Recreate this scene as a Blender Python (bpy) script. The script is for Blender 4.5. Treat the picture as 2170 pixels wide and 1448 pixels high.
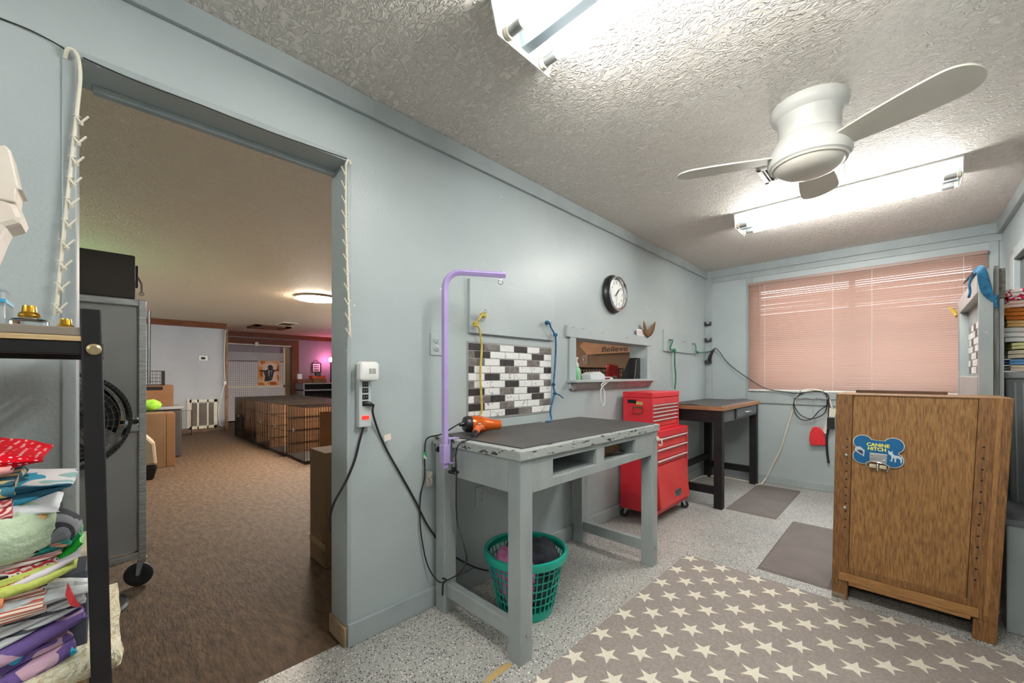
import bpy, bmesh, math, random
from mathutils import Vector, Matrix
random.seed(7)
for o in list(bpy.data.objects): bpy.data.objects.remove(o)
scene = bpy.context.scene
COL = scene.collection
R = math.radians

# ------------------------------------------------------------------ camera, world, exposure
YAW = R(44.5); FPX = 849.0; PCX = 1085.0; PCY = 795.0; CAMH = 1.2
cd = bpy.data.cameras.new('camera'); cam = bpy.data.objects.new('camera', cd); COL.objects.link(cam)
cam.location = (0, 0, CAMH); cam.rotation_euler = (R(90), 0, YAW)
cd.sensor_width = 36.0; cd.lens = FPX / 2170 * 36.0; cd.shift_y = (PCY - 724) / 2170.0
cd.clip_start = 0.02; cd.clip_end = 200
scene.camera = cam
W = bpy.data.worlds.new('world'); scene.world = W; W.use_nodes = True
bg = W.node_tree.nodes['Background']
bg.inputs[0].default_value = (0.94, 0.97, 1.0, 1); bg.inputs[1].default_value = 10.5
vs = scene.view_settings
vs.view_transform = 'Standard'; vs.look = 'None'; vs.gamma = 1.0; vs.use_curve_mapping = False
vs.exposure = 0.2
TUBE_L = 92.0       # fluorescent tubes of the grooming room
DISC_L = 235.0      # round ceiling lamp of the back room

_s, _c = math.sin(YAW), math.cos(YAW)
def P(px, py, ax, val):
    """photo pixel -> point on an axis plane (the plane a thing touches)"""
    r = (px - PCX) / FPX; u = (PCY - py) / FPX
    d = (r * _c - _s, r * _s + _c, u); o = (0, 0, CAMH)
    k = (val - o[ax]) / d[ax]
    return Vector((o[0] + k * d[0], o[1] + k * d[1], o[2] + k * d[2]))
XW, YB, XR, YR, ZC = -1.757, 5.2, 0.567, -2.9, 2.465
XW2 = -1.925            # far side of the left wall
XF, XF2, ZC2 = -10.6, -12.3, 2.32
YS = -3.0
def L(px, py, v=XW): return P(px, py, 0, v)
def B(px, py, v=YB): return P(px, py, 1, v)
def G(px, py, v=0.0): return P(px, py, 2, v)

# ------------------------------------------------------------------ materials
def lin(c):
    return tuple((x / 255 / 12.92) if x / 255 <= 0.04045 else ((x / 255 + 0.055) / 1.055) ** 2.4 for x in c) + (1,)
MATS = {}
def N(nt, t, **k):
    n = nt.nodes.new(t)
    for a, b in k.items(): setattr(n, a, b)
    return n
def mat(name, col, rough=0.5, metal=0.0, col2=None, nscale=8.0, stretch=(1, 1, 1), lo=0.35, hi=0.65,
        bump=0.0, bscale=60.0, bstretch=(1, 1, 1), emit=0.0, spec=0.5, detail=4.0, coat=0.0, trans=0.0, alpha=1.0, bdist=0.01):
    if name in MATS: return MATS[name]
    m = bpy.data.materials.new(name); m.use_nodes = True; nt = m.node_tree
    b = nt.nodes['Principled BSDF']
    b.inputs['Base Color'].default_value = lin(col); b.inputs['Roughness'].default_value = rough
    b.inputs['Metallic'].default_value = metal
    b.inputs['Specular IOR Level'].default_value = spec
    if coat: b.inputs['Coat Weight'].default_value = coat
    if trans: b.inputs['Transmission Weight'].default_value = trans
    if alpha < 1: b.inputs['Alpha'].default_value = alpha
    if emit:
        b.inputs['Emission Color'].default_value = lin(col); b.inputs['Emission Strength'].default_value = emit
    tc = N(nt, 'ShaderNodeTexCoord')
    if col2:
        mp = N(nt, 'ShaderNodeMapping'); mp.inputs['Scale'].default_value = stretch
        nz = N(nt, 'ShaderNodeTexNoise'); nz.inputs['Scale'].default_value = nscale; nz.inputs['Detail'].default_value = detail
        cr = N(nt, 'ShaderNodeValToRGB')
        cr.color_ramp.elements[0].position = lo; cr.color_ramp.elements[1].position = hi
        cr.color_ramp.elements[0].color = lin(col); cr.color_ramp.elements[1].color = lin(col2)
        nt.links.new(tc.outputs['Object'], mp.inputs[0]); nt.links.new(mp.outputs[0], nz.inputs['Vector'])
        nt.links.new(nz.outputs['Fac'], cr.inputs[0]); nt.links.new(cr.outputs[0], b.inputs['Base Color'])
    if bump:
        mp = N(nt, 'ShaderNodeMapping'); mp.inputs['Scale'].default_value = bstretch
        nz = N(nt, 'ShaderNodeTexNoise'); nz.inputs['Scale'].default_value = bscale; nz.inputs['Detail'].default_value = 3.0
        bp = N(nt, 'ShaderNodeBump'); bp.inputs['Strength'].default_value = bump; bp.inputs['Distance'].default_value = bdist
        nt.links.new(tc.outputs['Object'], mp.inputs[0]); nt.links.new(mp.outputs[0], nz.inputs['Vector'])
        nt.links.new(nz.outputs['Fac'], bp.inputs['Height']); nt.links.new(bp.outputs[0], b.inputs['Normal'])
    MATS[name] = m
    return m
def emis(name, col, s):
    m = bpy.data.materials.new(name); m.use_nodes = True; nt = m.node_tree
    nt.nodes.remove(nt.nodes['Principled BSDF'])
    e = N(nt, 'ShaderNodeEmission'); e.inputs[0].default_value = lin(col); e.inputs[1].default_value = s
    nt.links.new(e.outputs[0], nt.nodes['Material Output'].inputs[0]); MATS[name] = m
    return m
def stripes(name, cols, scale=60.0, axis=2, rough=0.9, noise=0.0, bump=0.0):
    """woven bands of several colours along an axis (textiles)"""
    m = bpy.data.materials.new(name); m.use_nodes = True; nt = m.node_tree
    b = nt.nodes['Principled BSDF']; b.inputs['Roughness'].default_value = rough; b.inputs['Specular IOR Level'].default_value = 0.15
    tc = N(nt, 'ShaderNodeTexCoord'); sx = N(nt, 'ShaderNodeSeparateXYZ')
    src = tc.outputs['Object']
    if noise:
        nz = N(nt, 'ShaderNodeTexNoise'); nz.inputs['Scale'].default_value = 14
        mx = N(nt, 'ShaderNodeMix', data_type='VECTOR'); mx.inputs[0].default_value = noise
        nt.links.new(src, nz.inputs['Vector']); nt.links.new(src, mx.inputs[4]); nt.links.new(nz.outputs['Color'], mx.inputs[5]); src = mx.outputs[1]
    nt.links.new(src, sx.inputs[0])
    mu = N(nt, 'ShaderNodeMath', operation='MULTIPLY'); mu.inputs[1].default_value = scale
    fr = N(nt, 'ShaderNodeMath', operation='FRACT'); cr = N(nt, 'ShaderNodeValToRGB'); cr.color_ramp.interpolation = 'CONSTANT'
    nt.links.new(sx.outputs[axis], mu.inputs[0]); nt.links.new(mu.outputs[0], fr.inputs[0]); nt.links.new(fr.outputs[0], cr.inputs[0])
    el = cr.color_ramp.elements
    while len(el) < len(cols): el.new(0.5)
    for i, c in enumerate(cols): el[i].position = i / len(cols); el[i].color = lin(c)
    nt.links.new(cr.outputs[0], b.inputs['Base Color']); MATS[name] = m
    return m
def dots(name, base, dot, scale=60.0, size=0.3, rough=0.9, stretch=(1, 1, 1)):
    m = bpy.data.materials.new(name); m.use_nodes = True; nt = m.node_tree
    b = nt.nodes['Principled BSDF']; b.inputs['Roughness'].default_value = rough; b.inputs['Specular IOR Level'].default_value = 0.15
    tc = N(nt, 'ShaderNodeTexCoord'); mp = N(nt, 'ShaderNodeMapping'); mp.inputs['Scale'].default_value = stretch
    vo = N(nt, 'ShaderNodeTexVoronoi'); vo.inputs['Scale'].default_value = scale; vo.inputs['Randomness'].default_value = 0.25
    cr = N(nt, 'ShaderNodeValToRGB'); cr.color_ramp.interpolation = 'CONSTANT'
    cr.color_ramp.elements[0].color = lin(dot); cr.color_ramp.elements[1].color = lin(base); cr.color_ramp.elements[1].position = size
    nt.links.new(tc.outputs['Object'], mp.inputs[0]); nt.links.new(mp.outputs[0], vo.inputs['Vector'])
    nt.links.new(vo.outputs['Distance'], cr.inputs[0]); nt.links.new(cr.outputs[0], b.inputs['Base Color']); MATS[name] = m
    return m
def patches(name, cols, scale=12.0, rough=0.9, stretch=(1, 1, 1)):
    """blotchy printed textile of several flat colours"""
    m = bpy.data.materials.new(name); m.use_nodes = True; nt = m.node_tree
    b = nt.nodes['Principled BSDF']; b.inputs['Roughness'].default_value = rough; b.inputs['Specular IOR Level'].default_value = 0.15
    tc = N(nt, 'ShaderNodeTexCoord'); mp = N(nt, 'ShaderNodeMapping'); mp.inputs['Scale'].default_value = stretch
    nz = N(nt, 'ShaderNodeTexNoise'); nz.inputs['Scale'].default_value = scale; nz.inputs['Detail'].default_value = 1.0
    cr = N(nt, 'ShaderNodeValToRGB'); cr.color_ramp.interpolation = 'CONSTANT'
    el = cr.color_ramp.elements
    while len(el) < len(cols): el.new(0.5)
    n = len(cols)
    for i, c in enumerate(cols): el[i].position = 0 if i == 0 else 0.3 + 0.4 * i / n; el[i].color = lin(c)
    nt.links.new(tc.outputs['Object'], mp.inputs[0]); nt.links.new(mp.outputs[0], nz.inputs['Vector'])
    nt.links.new(nz.outputs['Fac'], cr.inputs[0]); nt.links.new(cr.outputs[0], b.inputs['Base Color']); MATS[name] = m
    return m

def rnd_offset(m_):
    """shift the texture by a random amount for every object sharing the material"""
    nt = m_.node_tree; oi = N(nt, 'ShaderNodeObjectInfo')
    for mp in [n for n in nt.nodes if n.type == 'MAPPING']:
        mu = N(nt, 'ShaderNodeMath', operation='MULTIPLY'); mu.inputs[1].default_value = 17.0
        nt.links.new(oi.outputs['Random'], mu.inputs[0]); nt.links.new(mu.outputs[0], mp.inputs['Location'])
    return m_
def paint_mat(name, col, col2, rough=0.38, bump=0.25):
    """gloss paint rolled on wallboard: fine orange-peel relief, faint unevenness, small chips"""
    m = mat(name, col, rough=rough, col2=col2, nscale=1.6, lo=0.3, hi=0.7, bump=bump, bscale=95, spec=0.5, bdist=0.006)
    nt = m.node_tree; b = nt.nodes['Principled BSDF']
    tc = N(nt, 'ShaderNodeTexCoord'); vo = N(nt, 'ShaderNodeTexVoronoi'); vo.inputs['Scale'].default_value = 9.0
    wn = N(nt, 'ShaderNodeSeparateColor'); lt = N(nt, 'ShaderNodeMath', operation='LESS_THAN'); gt = N(nt, 'ShaderNodeMath', operation='GREATER_THAN')
    lt.inputs[1].default_value = 0.045; gt.inputs[1].default_value = 0.82; mu = N(nt, 'ShaderNodeMath', operation='MULTIPLY')
    mx = N(nt, 'ShaderNodeMix', data_type='RGBA'); mx.inputs[7].default_value = lin((222, 224, 220))
    nt.links.new(tc.outputs['Object'], vo.inputs['Vector']); nt.links.new(vo.outputs['Color'], wn.inputs[0])
    nt.links.new(vo.outputs['Distance'], lt.inputs[0]); nt.links.new(wn.outputs[0], gt.inputs[0])
    nt.links.new(lt.outputs[0], mu.inputs[0]); nt.links.new(gt.outputs[0], mu.inputs[1]); nt.links.new(mu.outputs[0], mx.inputs[0])
    old = b.inputs['Base Color'].links[0].from_socket
    nt.links.new(old, mx.inputs[6]); nt.links.new(mx.outputs[2], b.inputs['Base Color'])
    return m
M_WALL = paint_mat('wall_paint', (160, 170, 172), (171, 180, 181))
M_TRIM = mat('trim_paint', (150, 159, 161), rough=0.4, col2=(161, 169, 170), nscale=5, bump=0.2, bscale=70, bdist=0.006)
M_WALL2 = mat('back_room_paint', (176, 176, 180), rough=0.6, col2=(184, 184, 188), nscale=2, bump=0.2, bscale=60)
M_GREYWOOD = mat('grey_painted_wood', (143, 151, 151), rough=0.45, col2=(158, 164, 163), nscale=7, stretch=(1, 1, .4), bump=0.25, bscale=30, bstretch=(1, 1, .2))
M_GREYWORN = mat('worn_grey_paint', (158, 163, 160), rough=0.5, col2=(60, 58, 55), nscale=26, stretch=(1, .5, 2.2), lo=0.60, hi=0.64, bump=0.5, bscale=40)

def ceiling_mat(name, col, amp, sc):
    m = bpy.data.materials.new(name); m.use_nodes = True; nt = m.node_tree
    b = nt.nodes['Principled BSDF']; b.inputs['Base Color'].default_value = lin(col); b.inputs['Roughness'].default_value = 0.62
    tc = N(nt, 'ShaderNodeTexCoord'); mp = N(nt, 'ShaderNodeMapping'); mp.inputs['Scale'].default_value = (1.0, 1.7, 1)
    mp.inputs['Rotation'].default_value = (0, 0, R(40))
    nz = N(nt, 'ShaderNodeTexNoise'); nz.inputs['Scale'].default_value = sc; nz.inputs['Detail'].default_value = 2.0; nz.inputs['Distortion'].default_value = 1.2
    cr = N(nt, 'ShaderNodeValToRGB'); el = cr.color_ramp.elements; el[0].position = 0.42; el[1].position = 0.66; e2 = el.new(0.53); el[0].color = (0, 0, 0, 1); el[2].color = (0.15, 0.15, 0.15, 1); e2.color = (1, 1, 1, 1)
    n2 = N(nt, 'ShaderNodeTexNoise'); n2.inputs['Scale'].default_value = 140; ad = N(nt, 'ShaderNodeMath', operation='MULTIPLY_ADD'); ad.inputs[1].default_value = 0.12
    bp = N(nt, 'ShaderNodeBump'); bp.inputs['Strength'].default_value = amp; bp.inputs['Distance'].default_value = 0.012
    nt.links.new(tc.outputs['Object'], mp.inputs[0]); nt.links.new(mp.outputs[0], nz.inputs['Vector'])
    nt.links.new(nz.outputs['Fac'], cr.inputs[0]); nt.links.new(tc.outputs['Object'], n2.inputs['Vector'])
    nt.links.new(n2.outputs['Fac'], ad.inputs[0]); nt.links.new(cr.outputs[0], ad.inputs[2])
    nt.links.new(ad.outputs[0], bp.inputs['Height']); nt.links.new(bp.outputs[0], b.inputs['Normal']); MATS[name] = m
    return m
M_CEIL = ceiling_mat('textured_ceiling', (236, 230, 222), 0.8, 24)
M_CEIL2 = ceiling_mat('cream_ceiling', (222, 204, 176), 0.5, 22)

def speckle_mat():
    """grey epoxy floor with scattered black and white paint flakes"""
    m = bpy.data.materials.new('epoxy_flake_floor'); m.use_nodes = True; nt = m.node_tree
    b = nt.nodes['Principled BSDF']; b.inputs['Roughness'].default_value = 0.42
    tc = N(nt, 'ShaderNodeTexCoord')
    base = N(nt, 'ShaderNodeValToRGB'); nz = N(nt, 'ShaderNodeTexNoise'); nz.inputs['Scale'].default_value = 1.3
    base.color_ramp.elements[0].color = lin((156, 156, 152)); base.color_ramp.elements[1].color = lin((178, 175, 169))
    base.color_ramp.elements[0].position = 0.35; base.color_ramp.elements[1].position = 0.65
    nt.links.new(tc.outputs['Object'], nz.inputs['Vector']); nt.links.new(nz.outputs['Fac'], base.inputs[0])
    cur = base.outputs[0]
    for sc, th, cut, c in ((95, 0.33, 0.66, (34, 32, 30)), (88, 0.30, 0.80, (232, 230, 224)), (150, 0.36, 0.66, (70, 66, 62)), (130, 0.34, 0.82, (230, 228, 222))):
        mp = N(nt, 'ShaderNodeMapping'); mp.inputs['Location'].default_value = (sc * .37, sc * .11, 0)
        vo = N(nt, 'ShaderNodeTexVoronoi'); vo.inputs['Scale'].default_value = sc
        sp = N(nt, 'ShaderNodeSeparateColor'); lt = N(nt, 'ShaderNodeMath', operation='LESS_THAN'); lt.inputs[1].default_value = th
        gt = N(nt, 'ShaderNodeMath', operation='GREATER_THAN'); gt.inputs[1].default_value = cut; mu = N(nt, 'ShaderNodeMath', operation='MULTIPLY')
        mx = N(nt, 'ShaderNodeMix', data_type='RGBA'); mx.inputs[7].default_value = lin(c)
        nt.links.new(tc.outputs['Object'], mp.inputs[0]); nt.links.new(mp.outputs[0], vo.inputs['Vector'])
        nt.links.new(vo.outputs['Color'], sp.inputs[0]); nt.links.new(vo.outputs['Distance'], lt.inputs[0]); nt.links.new(sp.outputs[0], gt.inputs[0])
        nt.links.new(lt.outputs[0], mu.inputs[0]); nt.links.new(gt.outputs[0], mu.inputs[1]); nt.links.new(mu.outputs[0], mx.inputs[0])
        nt.links.new(cur, mx.inputs[6]); cur = mx.outputs[2]
    nt.links.new(cur, b.inputs['Base Color'])
    return m
M_FLOOR = speckle_mat()
M_FLOOR2 = mat('worn_brown_floor', (64, 48, 34), rough=0.75, col2=(100, 79, 58), nscale=12, stretch=(1, 2.4, 1), lo=0.32, hi=0.68, detail=10, bump=0.5, bscale=26, bstretch=(1, 2.5, 1))
def wood(name, a, b_, sc=6, st=(8, 8, .6), rough=0.55):
    return mat(name, a, rough=rough, col2=b_, nscale=sc, stretch=st, lo=0.3, hi=0.7, detail=8, bump=0.15, bscale=sc * 4, bstretch=st)
M_OAK = wood('oak_veneer', (104, 68, 30), (158, 116, 66), 26, (9, 9, .9))
M_OAKD = wood('oak_stile', (84, 52, 22), (140, 98, 52), 26, (9, 9, .8))
M_OAKL = wood('oak_raw_edge', (132, 90, 46), (166, 120, 70), 14, (1, 9, 9))
M_BEAM = wood('red_brown_beam', (96, 48, 22), (126, 68, 34), 5, (6, 1, 6))
M_PLY = wood('plywood_edge', (196, 170, 130), (172, 142, 100), 8, (6, 1, 20))
M_TABLEWOOD = wood('brown_tabletop', (132, 92, 62), (156, 112, 78), 8, (1, 8, 8))
M_CARD = mat('cardboard', (118, 82, 52), rough=0.85, col2=(130, 92, 60), nscale=4)
M_CARDD = mat('cardboard_dull', (112, 84, 58), rough=0.85, col2=(122, 94, 66), nscale=4)
M_BLACK = mat('black_paint', (15, 14, 16), rough=0.5, col2=(26, 23, 25), nscale=12, spec=.35)
M_BLACKP = mat('black_plastic', (20, 20, 22), rough=0.35, col2=(26, 26, 28))
M_RUBBER = mat('black_rubber', (30, 30, 31), rough=0.6, col2=(40, 40, 40))
M_CORD = mat('black_cord', (18, 18, 19), rough=0.5, col2=(24, 24, 25))
M_STEEL = mat('brushed_steel', (186, 186, 184), rough=0.38, metal=0.6, col2=(150, 150, 150), nscale=10, stretch=(1, 1, 8))
M_STEELP = mat('aluminium_panel', (148, 147, 145), rough=0.5, metal=0.35, col2=(160, 159, 156), nscale=3, bump=0.05, bscale=40)
M_CHROME = mat('chrome', (210, 210, 212), rough=0.15, metal=1.0, col2=(200, 200, 202))
M_GOLD = mat('polished_gold', (214, 162, 60), rough=0.2, metal=1.0, col2=(200, 148, 50))
M_WHITE = mat('white_enamel', (226, 226, 222), rough=0.35, col2=(220, 220, 216))
M_WHITEP = mat('white_plastic', (228, 228, 226), rough=0.4, col2=(222, 222, 220))
M_CREAM = mat('cream_plastic', (222, 217, 200), rough=0.45, col2=(214, 208, 190))
M_RED = mat('red_enamel', (206, 34, 52), rough=0.35, col2=(206, 48, 54), nscale=4, bump=0.05, bscale=20)
M_REDF = mat('red_enamel_front', (208, 66, 62), rough=0.4, col2=(200, 52, 52), nscale=3)
M_PURPLE = mat('lilac_enamel', (174, 156, 208), rough=0.35, col2=(166, 148, 200))
M_ORANGE = mat('orange_metallic', (214, 98, 14), rough=0.22, metal=0.35, col2=(204, 88, 10), coat=0.5)
M_TEAL = mat('teal_plastic', (20, 150, 130), rough=0.35, col2=(26, 160, 140))
M_BLUE = mat('blue_webbing', (30, 112, 152), rough=0.8, col2=(16, 70, 104), nscale=30, bump=0.3, bscale=300)
M_YEL = mat('yellow_webbing', (206, 190, 104), rough=0.8, col2=(186, 164, 80), nscale=30, bump=0.3, bscale=300)
M_GREENL = mat('green_webbing', (26, 120, 84), rough=0.8, col2=(20, 98, 66), nscale=30)
M_MAT = mat('grey_brown_rubber_mat', (104, 96, 92), rough=0.75, col2=(114, 106, 101), nscale=5, bump=0.3, bscale=150)
M_RUG = mat('taupe_rug_pile', (150, 140, 134), rough=0.95, col2=(164, 154, 148), nscale=90, detail=2, bump=0.6, bscale=260, spec=0.1)
M_STAR = mat('cream_star_pile', (233, 226, 212), rough=0.95, col2=(222, 214, 198), nscale=90, bump=0.4, bscale=260, spec=0.1)
M_GLASS = mat('clear_glass', (240, 245, 245), rough=0.03, trans=1.0)
M_SOCK = mat('tube_cap_metal', (190, 192, 190), rough=0.35, metal=0.7, col2=(170, 172, 170))
M_TUBE = emis('fluorescent_glow', (255, 253, 247), TUBE_L)
M_DISC = emis('ceiling_disc_glow', (255, 238, 220), DISC_L)

# ------------------------------------------------------------------ geometry helpers
ORG = {}
def V(*a): return Vector(a)
def smooth_path(pts, k=6):
    pts = [Vector(p) for p in pts]
    if len(pts) < 3 or k <= 1: return pts
    out = []
    for i in range(len(pts) - 1):
        p0 = pts[max(i - 1, 0)]; p1 = pts[i]; p2 = pts[i + 1]; p3 = pts[min(i + 2, len(pts) - 1)]
        for j in range(k):
            t = j / k
            out.append(0.5 * ((2 * p1) + (p2 - p0) * t + (2 * p0 - 5 * p1 + 4 * p2 - p3) * t * t + (3 * p1 - p0 - 3 * p2 + p3) * t ** 3))
    out.append(pts[-1]); return out
class MB:
    def __init__(s): s.v = []; s.f = []
    def add(s, vs_, fs):
        n = len(s.v); s.v += [Vector(p) for p in vs_]; s.f += [tuple(i + n for i in f) for f in fs]; return s
    def box(s, lo, hi, M=None):
        (a, b, c), (d, e, f) = lo, hi
        if a > d: a, d = d, a
        if b > e: b, e = e, b
        if c > f: c, f = f, c
        p = [V(a, b, c), V(d, b, c), V(d, e, c), V(a, e, c), V(a, b, f), V(d, b, f), V(d, e, f), V(a, e, f)]
        if M is not None: p = [M @ q for q in p]
        return s.add(p, [(0, 3, 2, 1), (4, 5, 6, 7), (0, 1, 5, 4), (1, 2, 6, 5), (2, 3, 7, 6), (3, 0, 4, 7)])
    def hexa(s, p):
        return s.add(p, [(0, 3, 2, 1), (4, 5, 6, 7), (0, 1, 5, 4), (1, 2, 6, 5), (2, 3, 7, 6), (3, 0, 4, 7)])
    def tube(s, pts, r, n=6, k=1, closed=False, rs=None, cap=True):
        pts = smooth_path(pts, k) if k > 1 else [Vector(p) for p in pts]
        m = len(pts)
        t0 = (pts[1] - pts[0]).normalized(); up = V(0, 0, 1) if abs(t0.z) < .9 else V(1, 0, 0)
        nrm = t0.cross(up).normalized(); rings = []
        for i, p in enumerate(pts):
            if closed: t = (pts[(i + 1) % m] - pts[i - 1]).normalized()
            else: t = (pts[min(i + 1, m - 1)] - pts[max(i - 1, 0)]).normalized()
            nrm = (nrm - t * nrm.dot(t)); nrm = nrm.normalized() if nrm.length > 1e-6 else t.orthogonal().normalized()
            bn = t.cross(nrm); rr = rs[min(i, len(rs) - 1)] if rs else r
            rings.append([p + rr * (nrm * math.cos(2 * math.pi * (j + .5) / n) + bn * math.sin(2 * math.pi * (j + .5) / n)) for j in range(n)])
        vs_ = [q for g in rings for q in g]; fs = []
        for i in range(m if closed else m - 1):
            a, b = i * n, ((i + 1) % m) * n
            for j in range(n): fs.append((a + j, a + (j + 1) % n, b + (j + 1) % n, b + j))
        if not closed and cap: fs += [tuple(range(n - 1, -1, -1)), tuple((m - 1) * n + j for j in range(n))]
        return s.add(vs_, fs)
    def cyl(s, p0, p1, r0, r1=None, n=16):
        return s.tube([p0, p1], r0, n=n, rs=[r0, r0 if r1 is None else r1])
    def lathe(s, prof, c, n=32, U=V(1, 0, 0), W_=V(0, 1, 0), A=V(0, 0, 1), cap0=True, cap1=True):
        c = Vector(c); vs_ = []; fs = []
        for r, h in prof:
            for j in range(n):
                a = 2 * math.pi * j / n; vs_.append(c + A * h + (U * math.cos(a) + W_ * math.sin(a)) * r)
        for i in range(len(prof) - 1):
            for j in range(n): fs.append((i * n + j, i * n + (j + 1) % n, (i + 1) * n + (j + 1) % n, (i + 1) * n + j))
        if cap0: fs.append(tuple(range(n - 1, -1, -1)))
        if cap1: fs.append(tuple((len(prof) - 1) * n + j for j in range(n)))
        return s.add(vs_, fs)
    def prism(s, poly, o, U, W_, T):
        """2-D outline in (U,W_) extruded by vector T"""
        o, U, W_, T = Vector(o), Vector(U), Vector(W_), Vector(T); n = len(poly)
        a = [o + U * x + W_ * y for x, y in poly]
        return s.add(a + [p + T for p in a], [tuple(range(n - 1, -1, -1)), tuple(range(n, 2 * n))] + [(i, (i + 1) % n, n + (i + 1) % n, n + i) for i in range(n)])
    def slab(s, pts, T):
        n = len(pts); pts = [Vector(p) for p in pts]; T = Vector(T)
        return s.add(pts + [p + T for p in pts], [tuple(range(n - 1, -1, -1)), tuple(range(n, 2 * n))] + [(i, (i + 1) % n, n + (i + 1) % n, n + i) for i in range(n)])
    def grid(s, fn, nu, nv, closed_u=False):
        vs_ = [fn(i / (nu if closed_u else nu - 1), j / (nv - 1)) for j in range(nv) for i in range(nu)]; fs = []
        for j in range(nv - 1):
            for i in range(nu if closed_u else nu - 1):
                fs.append((j * nu + i, j * nu + (i + 1) % nu, (j + 1) * nu + (i + 1) % nu, (j + 1) * nu + i))
        return s.add(vs_, fs)
    def mesh(s, name, org, m, smooth=0):
        me = bpy.data.meshes.new(name); me.from_pydata([p - org for p in s.v], [], s.f)
        bm = bmesh.new(); bm.from_mesh(me); bmesh.ops.recalc_face_normals(bm, faces=bm.faces); bm.to_mesh(me); bm.free()
        if smooth:
            me.polygons.foreach_set('use_smooth', [True] * len(me.polygons)); me.set_sharp_from_angle(angle=R(smooth))
        if m: me.materials.append(m)
        return me
    def build(s, name, m, parent=None, smooth=0, bevel=0, label=None, org=None):
        xs = [p.x for p in s.v]; ys = [p.y for p in s.v]; zs = [p.z for p in s.v]
        if org is None:
            zc = min(zs) if parent is None else (min(zs) + max(zs)) / 2
            org = V((min(xs) + max(xs)) / 2, (min(ys) + max(ys)) / 2, zc)
        o = bpy.data.objects.new(name, s.mesh(name, org, m, smooth)); COL.objects.link(o)
        ORG[o.name] = org
        if parent: o.parent = parent; o.location = org - ORG[parent.name]
        else: o.location = org
        if bevel:
            b = o.modifiers.new('bevel', 'BEVEL'); b.width = bevel; b.segments = 2; b.limit_method = 'ANGLE'; b.angle_limit = R(40)
        if label: o['label'] = label
        return o
def inst(name, me, parent, org, rot=(0, 0, 0), scale=None):
    o = bpy.data.objects.new(name, me); COL.objects.link(o); ORG[o.name] = Vector(org)
    o.parent = parent; o.location = Vector(org) - (ORG[parent.name] if parent else V(0, 0, 0)); o.rotation_euler = rot
    if scale: o.scale = scale
    return o
def thing(name, label, cat, loc, group=None):
    o = bpy.data.objects.new(name, None); COL.objects.link(o); o.empty_display_size = 0.05
    o.location = loc; ORG[o.name] = Vector(loc); tag(o, label, cat, group); return o
def tag(o, label, cat, group=None):
    o['label'] = label; o['category'] = cat
    if group: o['group'] = group
    return o
def struct(o): o['kind'] = 'structure'; return o
def text_mesh(txt, size, m, parent, name, o, U, W_, depth=0.001, align='CENTER', sx=1.0, bold=0.0):
    cu = bpy.data.curves.new('txt', 'FONT'); cu.body = txt; cu.size = size; cu.extrude = depth; cu.align_x = align; cu.offset = bold
    t = bpy.data.objects.new('txt', cu); COL.objects.link(t)
    bpy.context.view_layer.update()
    me = bpy.data.meshes.new_from_object(t.evaluated_get(bpy.context.evaluated_depsgraph_get()))
    bpy.data.objects.remove(t)
    U = Vector(U).normalized(); W_ = Vector(W_).normalized(); Nn = U.cross(W_)
    for v in me.vertices: v.co = U * v.co.x * sx + W_ * v.co.y + Nn * v.co.z
    me.materials.clear(); me.materials.append(m)
    ob = bpy.data.objects.new(name, me); COL.objects.link(ob); ORG[ob.name] = Vector(o)
    ob.parent = parent; ob.location = Vector(o) - ORG[parent.name]; return ob
def hashn(*a):
    x = math.sin(sum(v * k for v, k in zip(a, (12.9898, 78.233, 37.719)))) * 43758.5453
    return x - math.floor(x)
def wob(x, y, s=0.0):
    return math.sin(3.1 * x + 1.7 * y + s) * .5 + math.sin(7.3 * x - 4.1 * y + 2 * s) * .3 + math.sin(13.7 * y + 5.9 * x + 3 * s) * .2

# ================================================================== THE SETTING
ZT = 2.53
DY0, DY1, DZ = -0.057, 0.749, 2.142           # doorway in the left wall
PY0, PY1, PZ0, PZ1 = 2.448, 3.60, 1.145, 1.476  # pass-through hatch
m = MB()
m.box((XW2, YS, 0), (XW, DY0, ZT)); m.box((XW2, DY0, DZ), (XW, DY1, ZT)); m.box((XW2, DY1, 0), (XW, PY0, ZT))
m.box((XW2, PY0, 0), (XW, PY1, PZ0)); m.box((XW2, PY0, PZ1), (XW, PY1, ZT)); m.box((XW2, PY1, 0), (XW, YB, ZT))
struct(m.build('wall_left', M_WALL, org=V(XW, 0, 0)))
struct(MB().box((-1.80, YR, -.08), (XR + .1, YB, 0)).build('floor', M_FLOOR, org=V(0, 0, 0)))
struct(MB().box((-16.2, YS, -.08), (-1.80, YB, -.001)).build('floor', M_FLOOR2, org=V(-5, 0, 0)))
struct(MB().box((XW, YR - .1, ZC), (XR + .1, YB + .15, ZT + .06)).build('ceiling', M_CEIL, org=V(0, 0, ZC)))
struct(MB().box((-16.2, YS - .1, ZC2), (XW2, YB + .15, ZT + .06)).build('ceiling', M_CEIL2, org=V(-5, 0, ZC2)))
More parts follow.
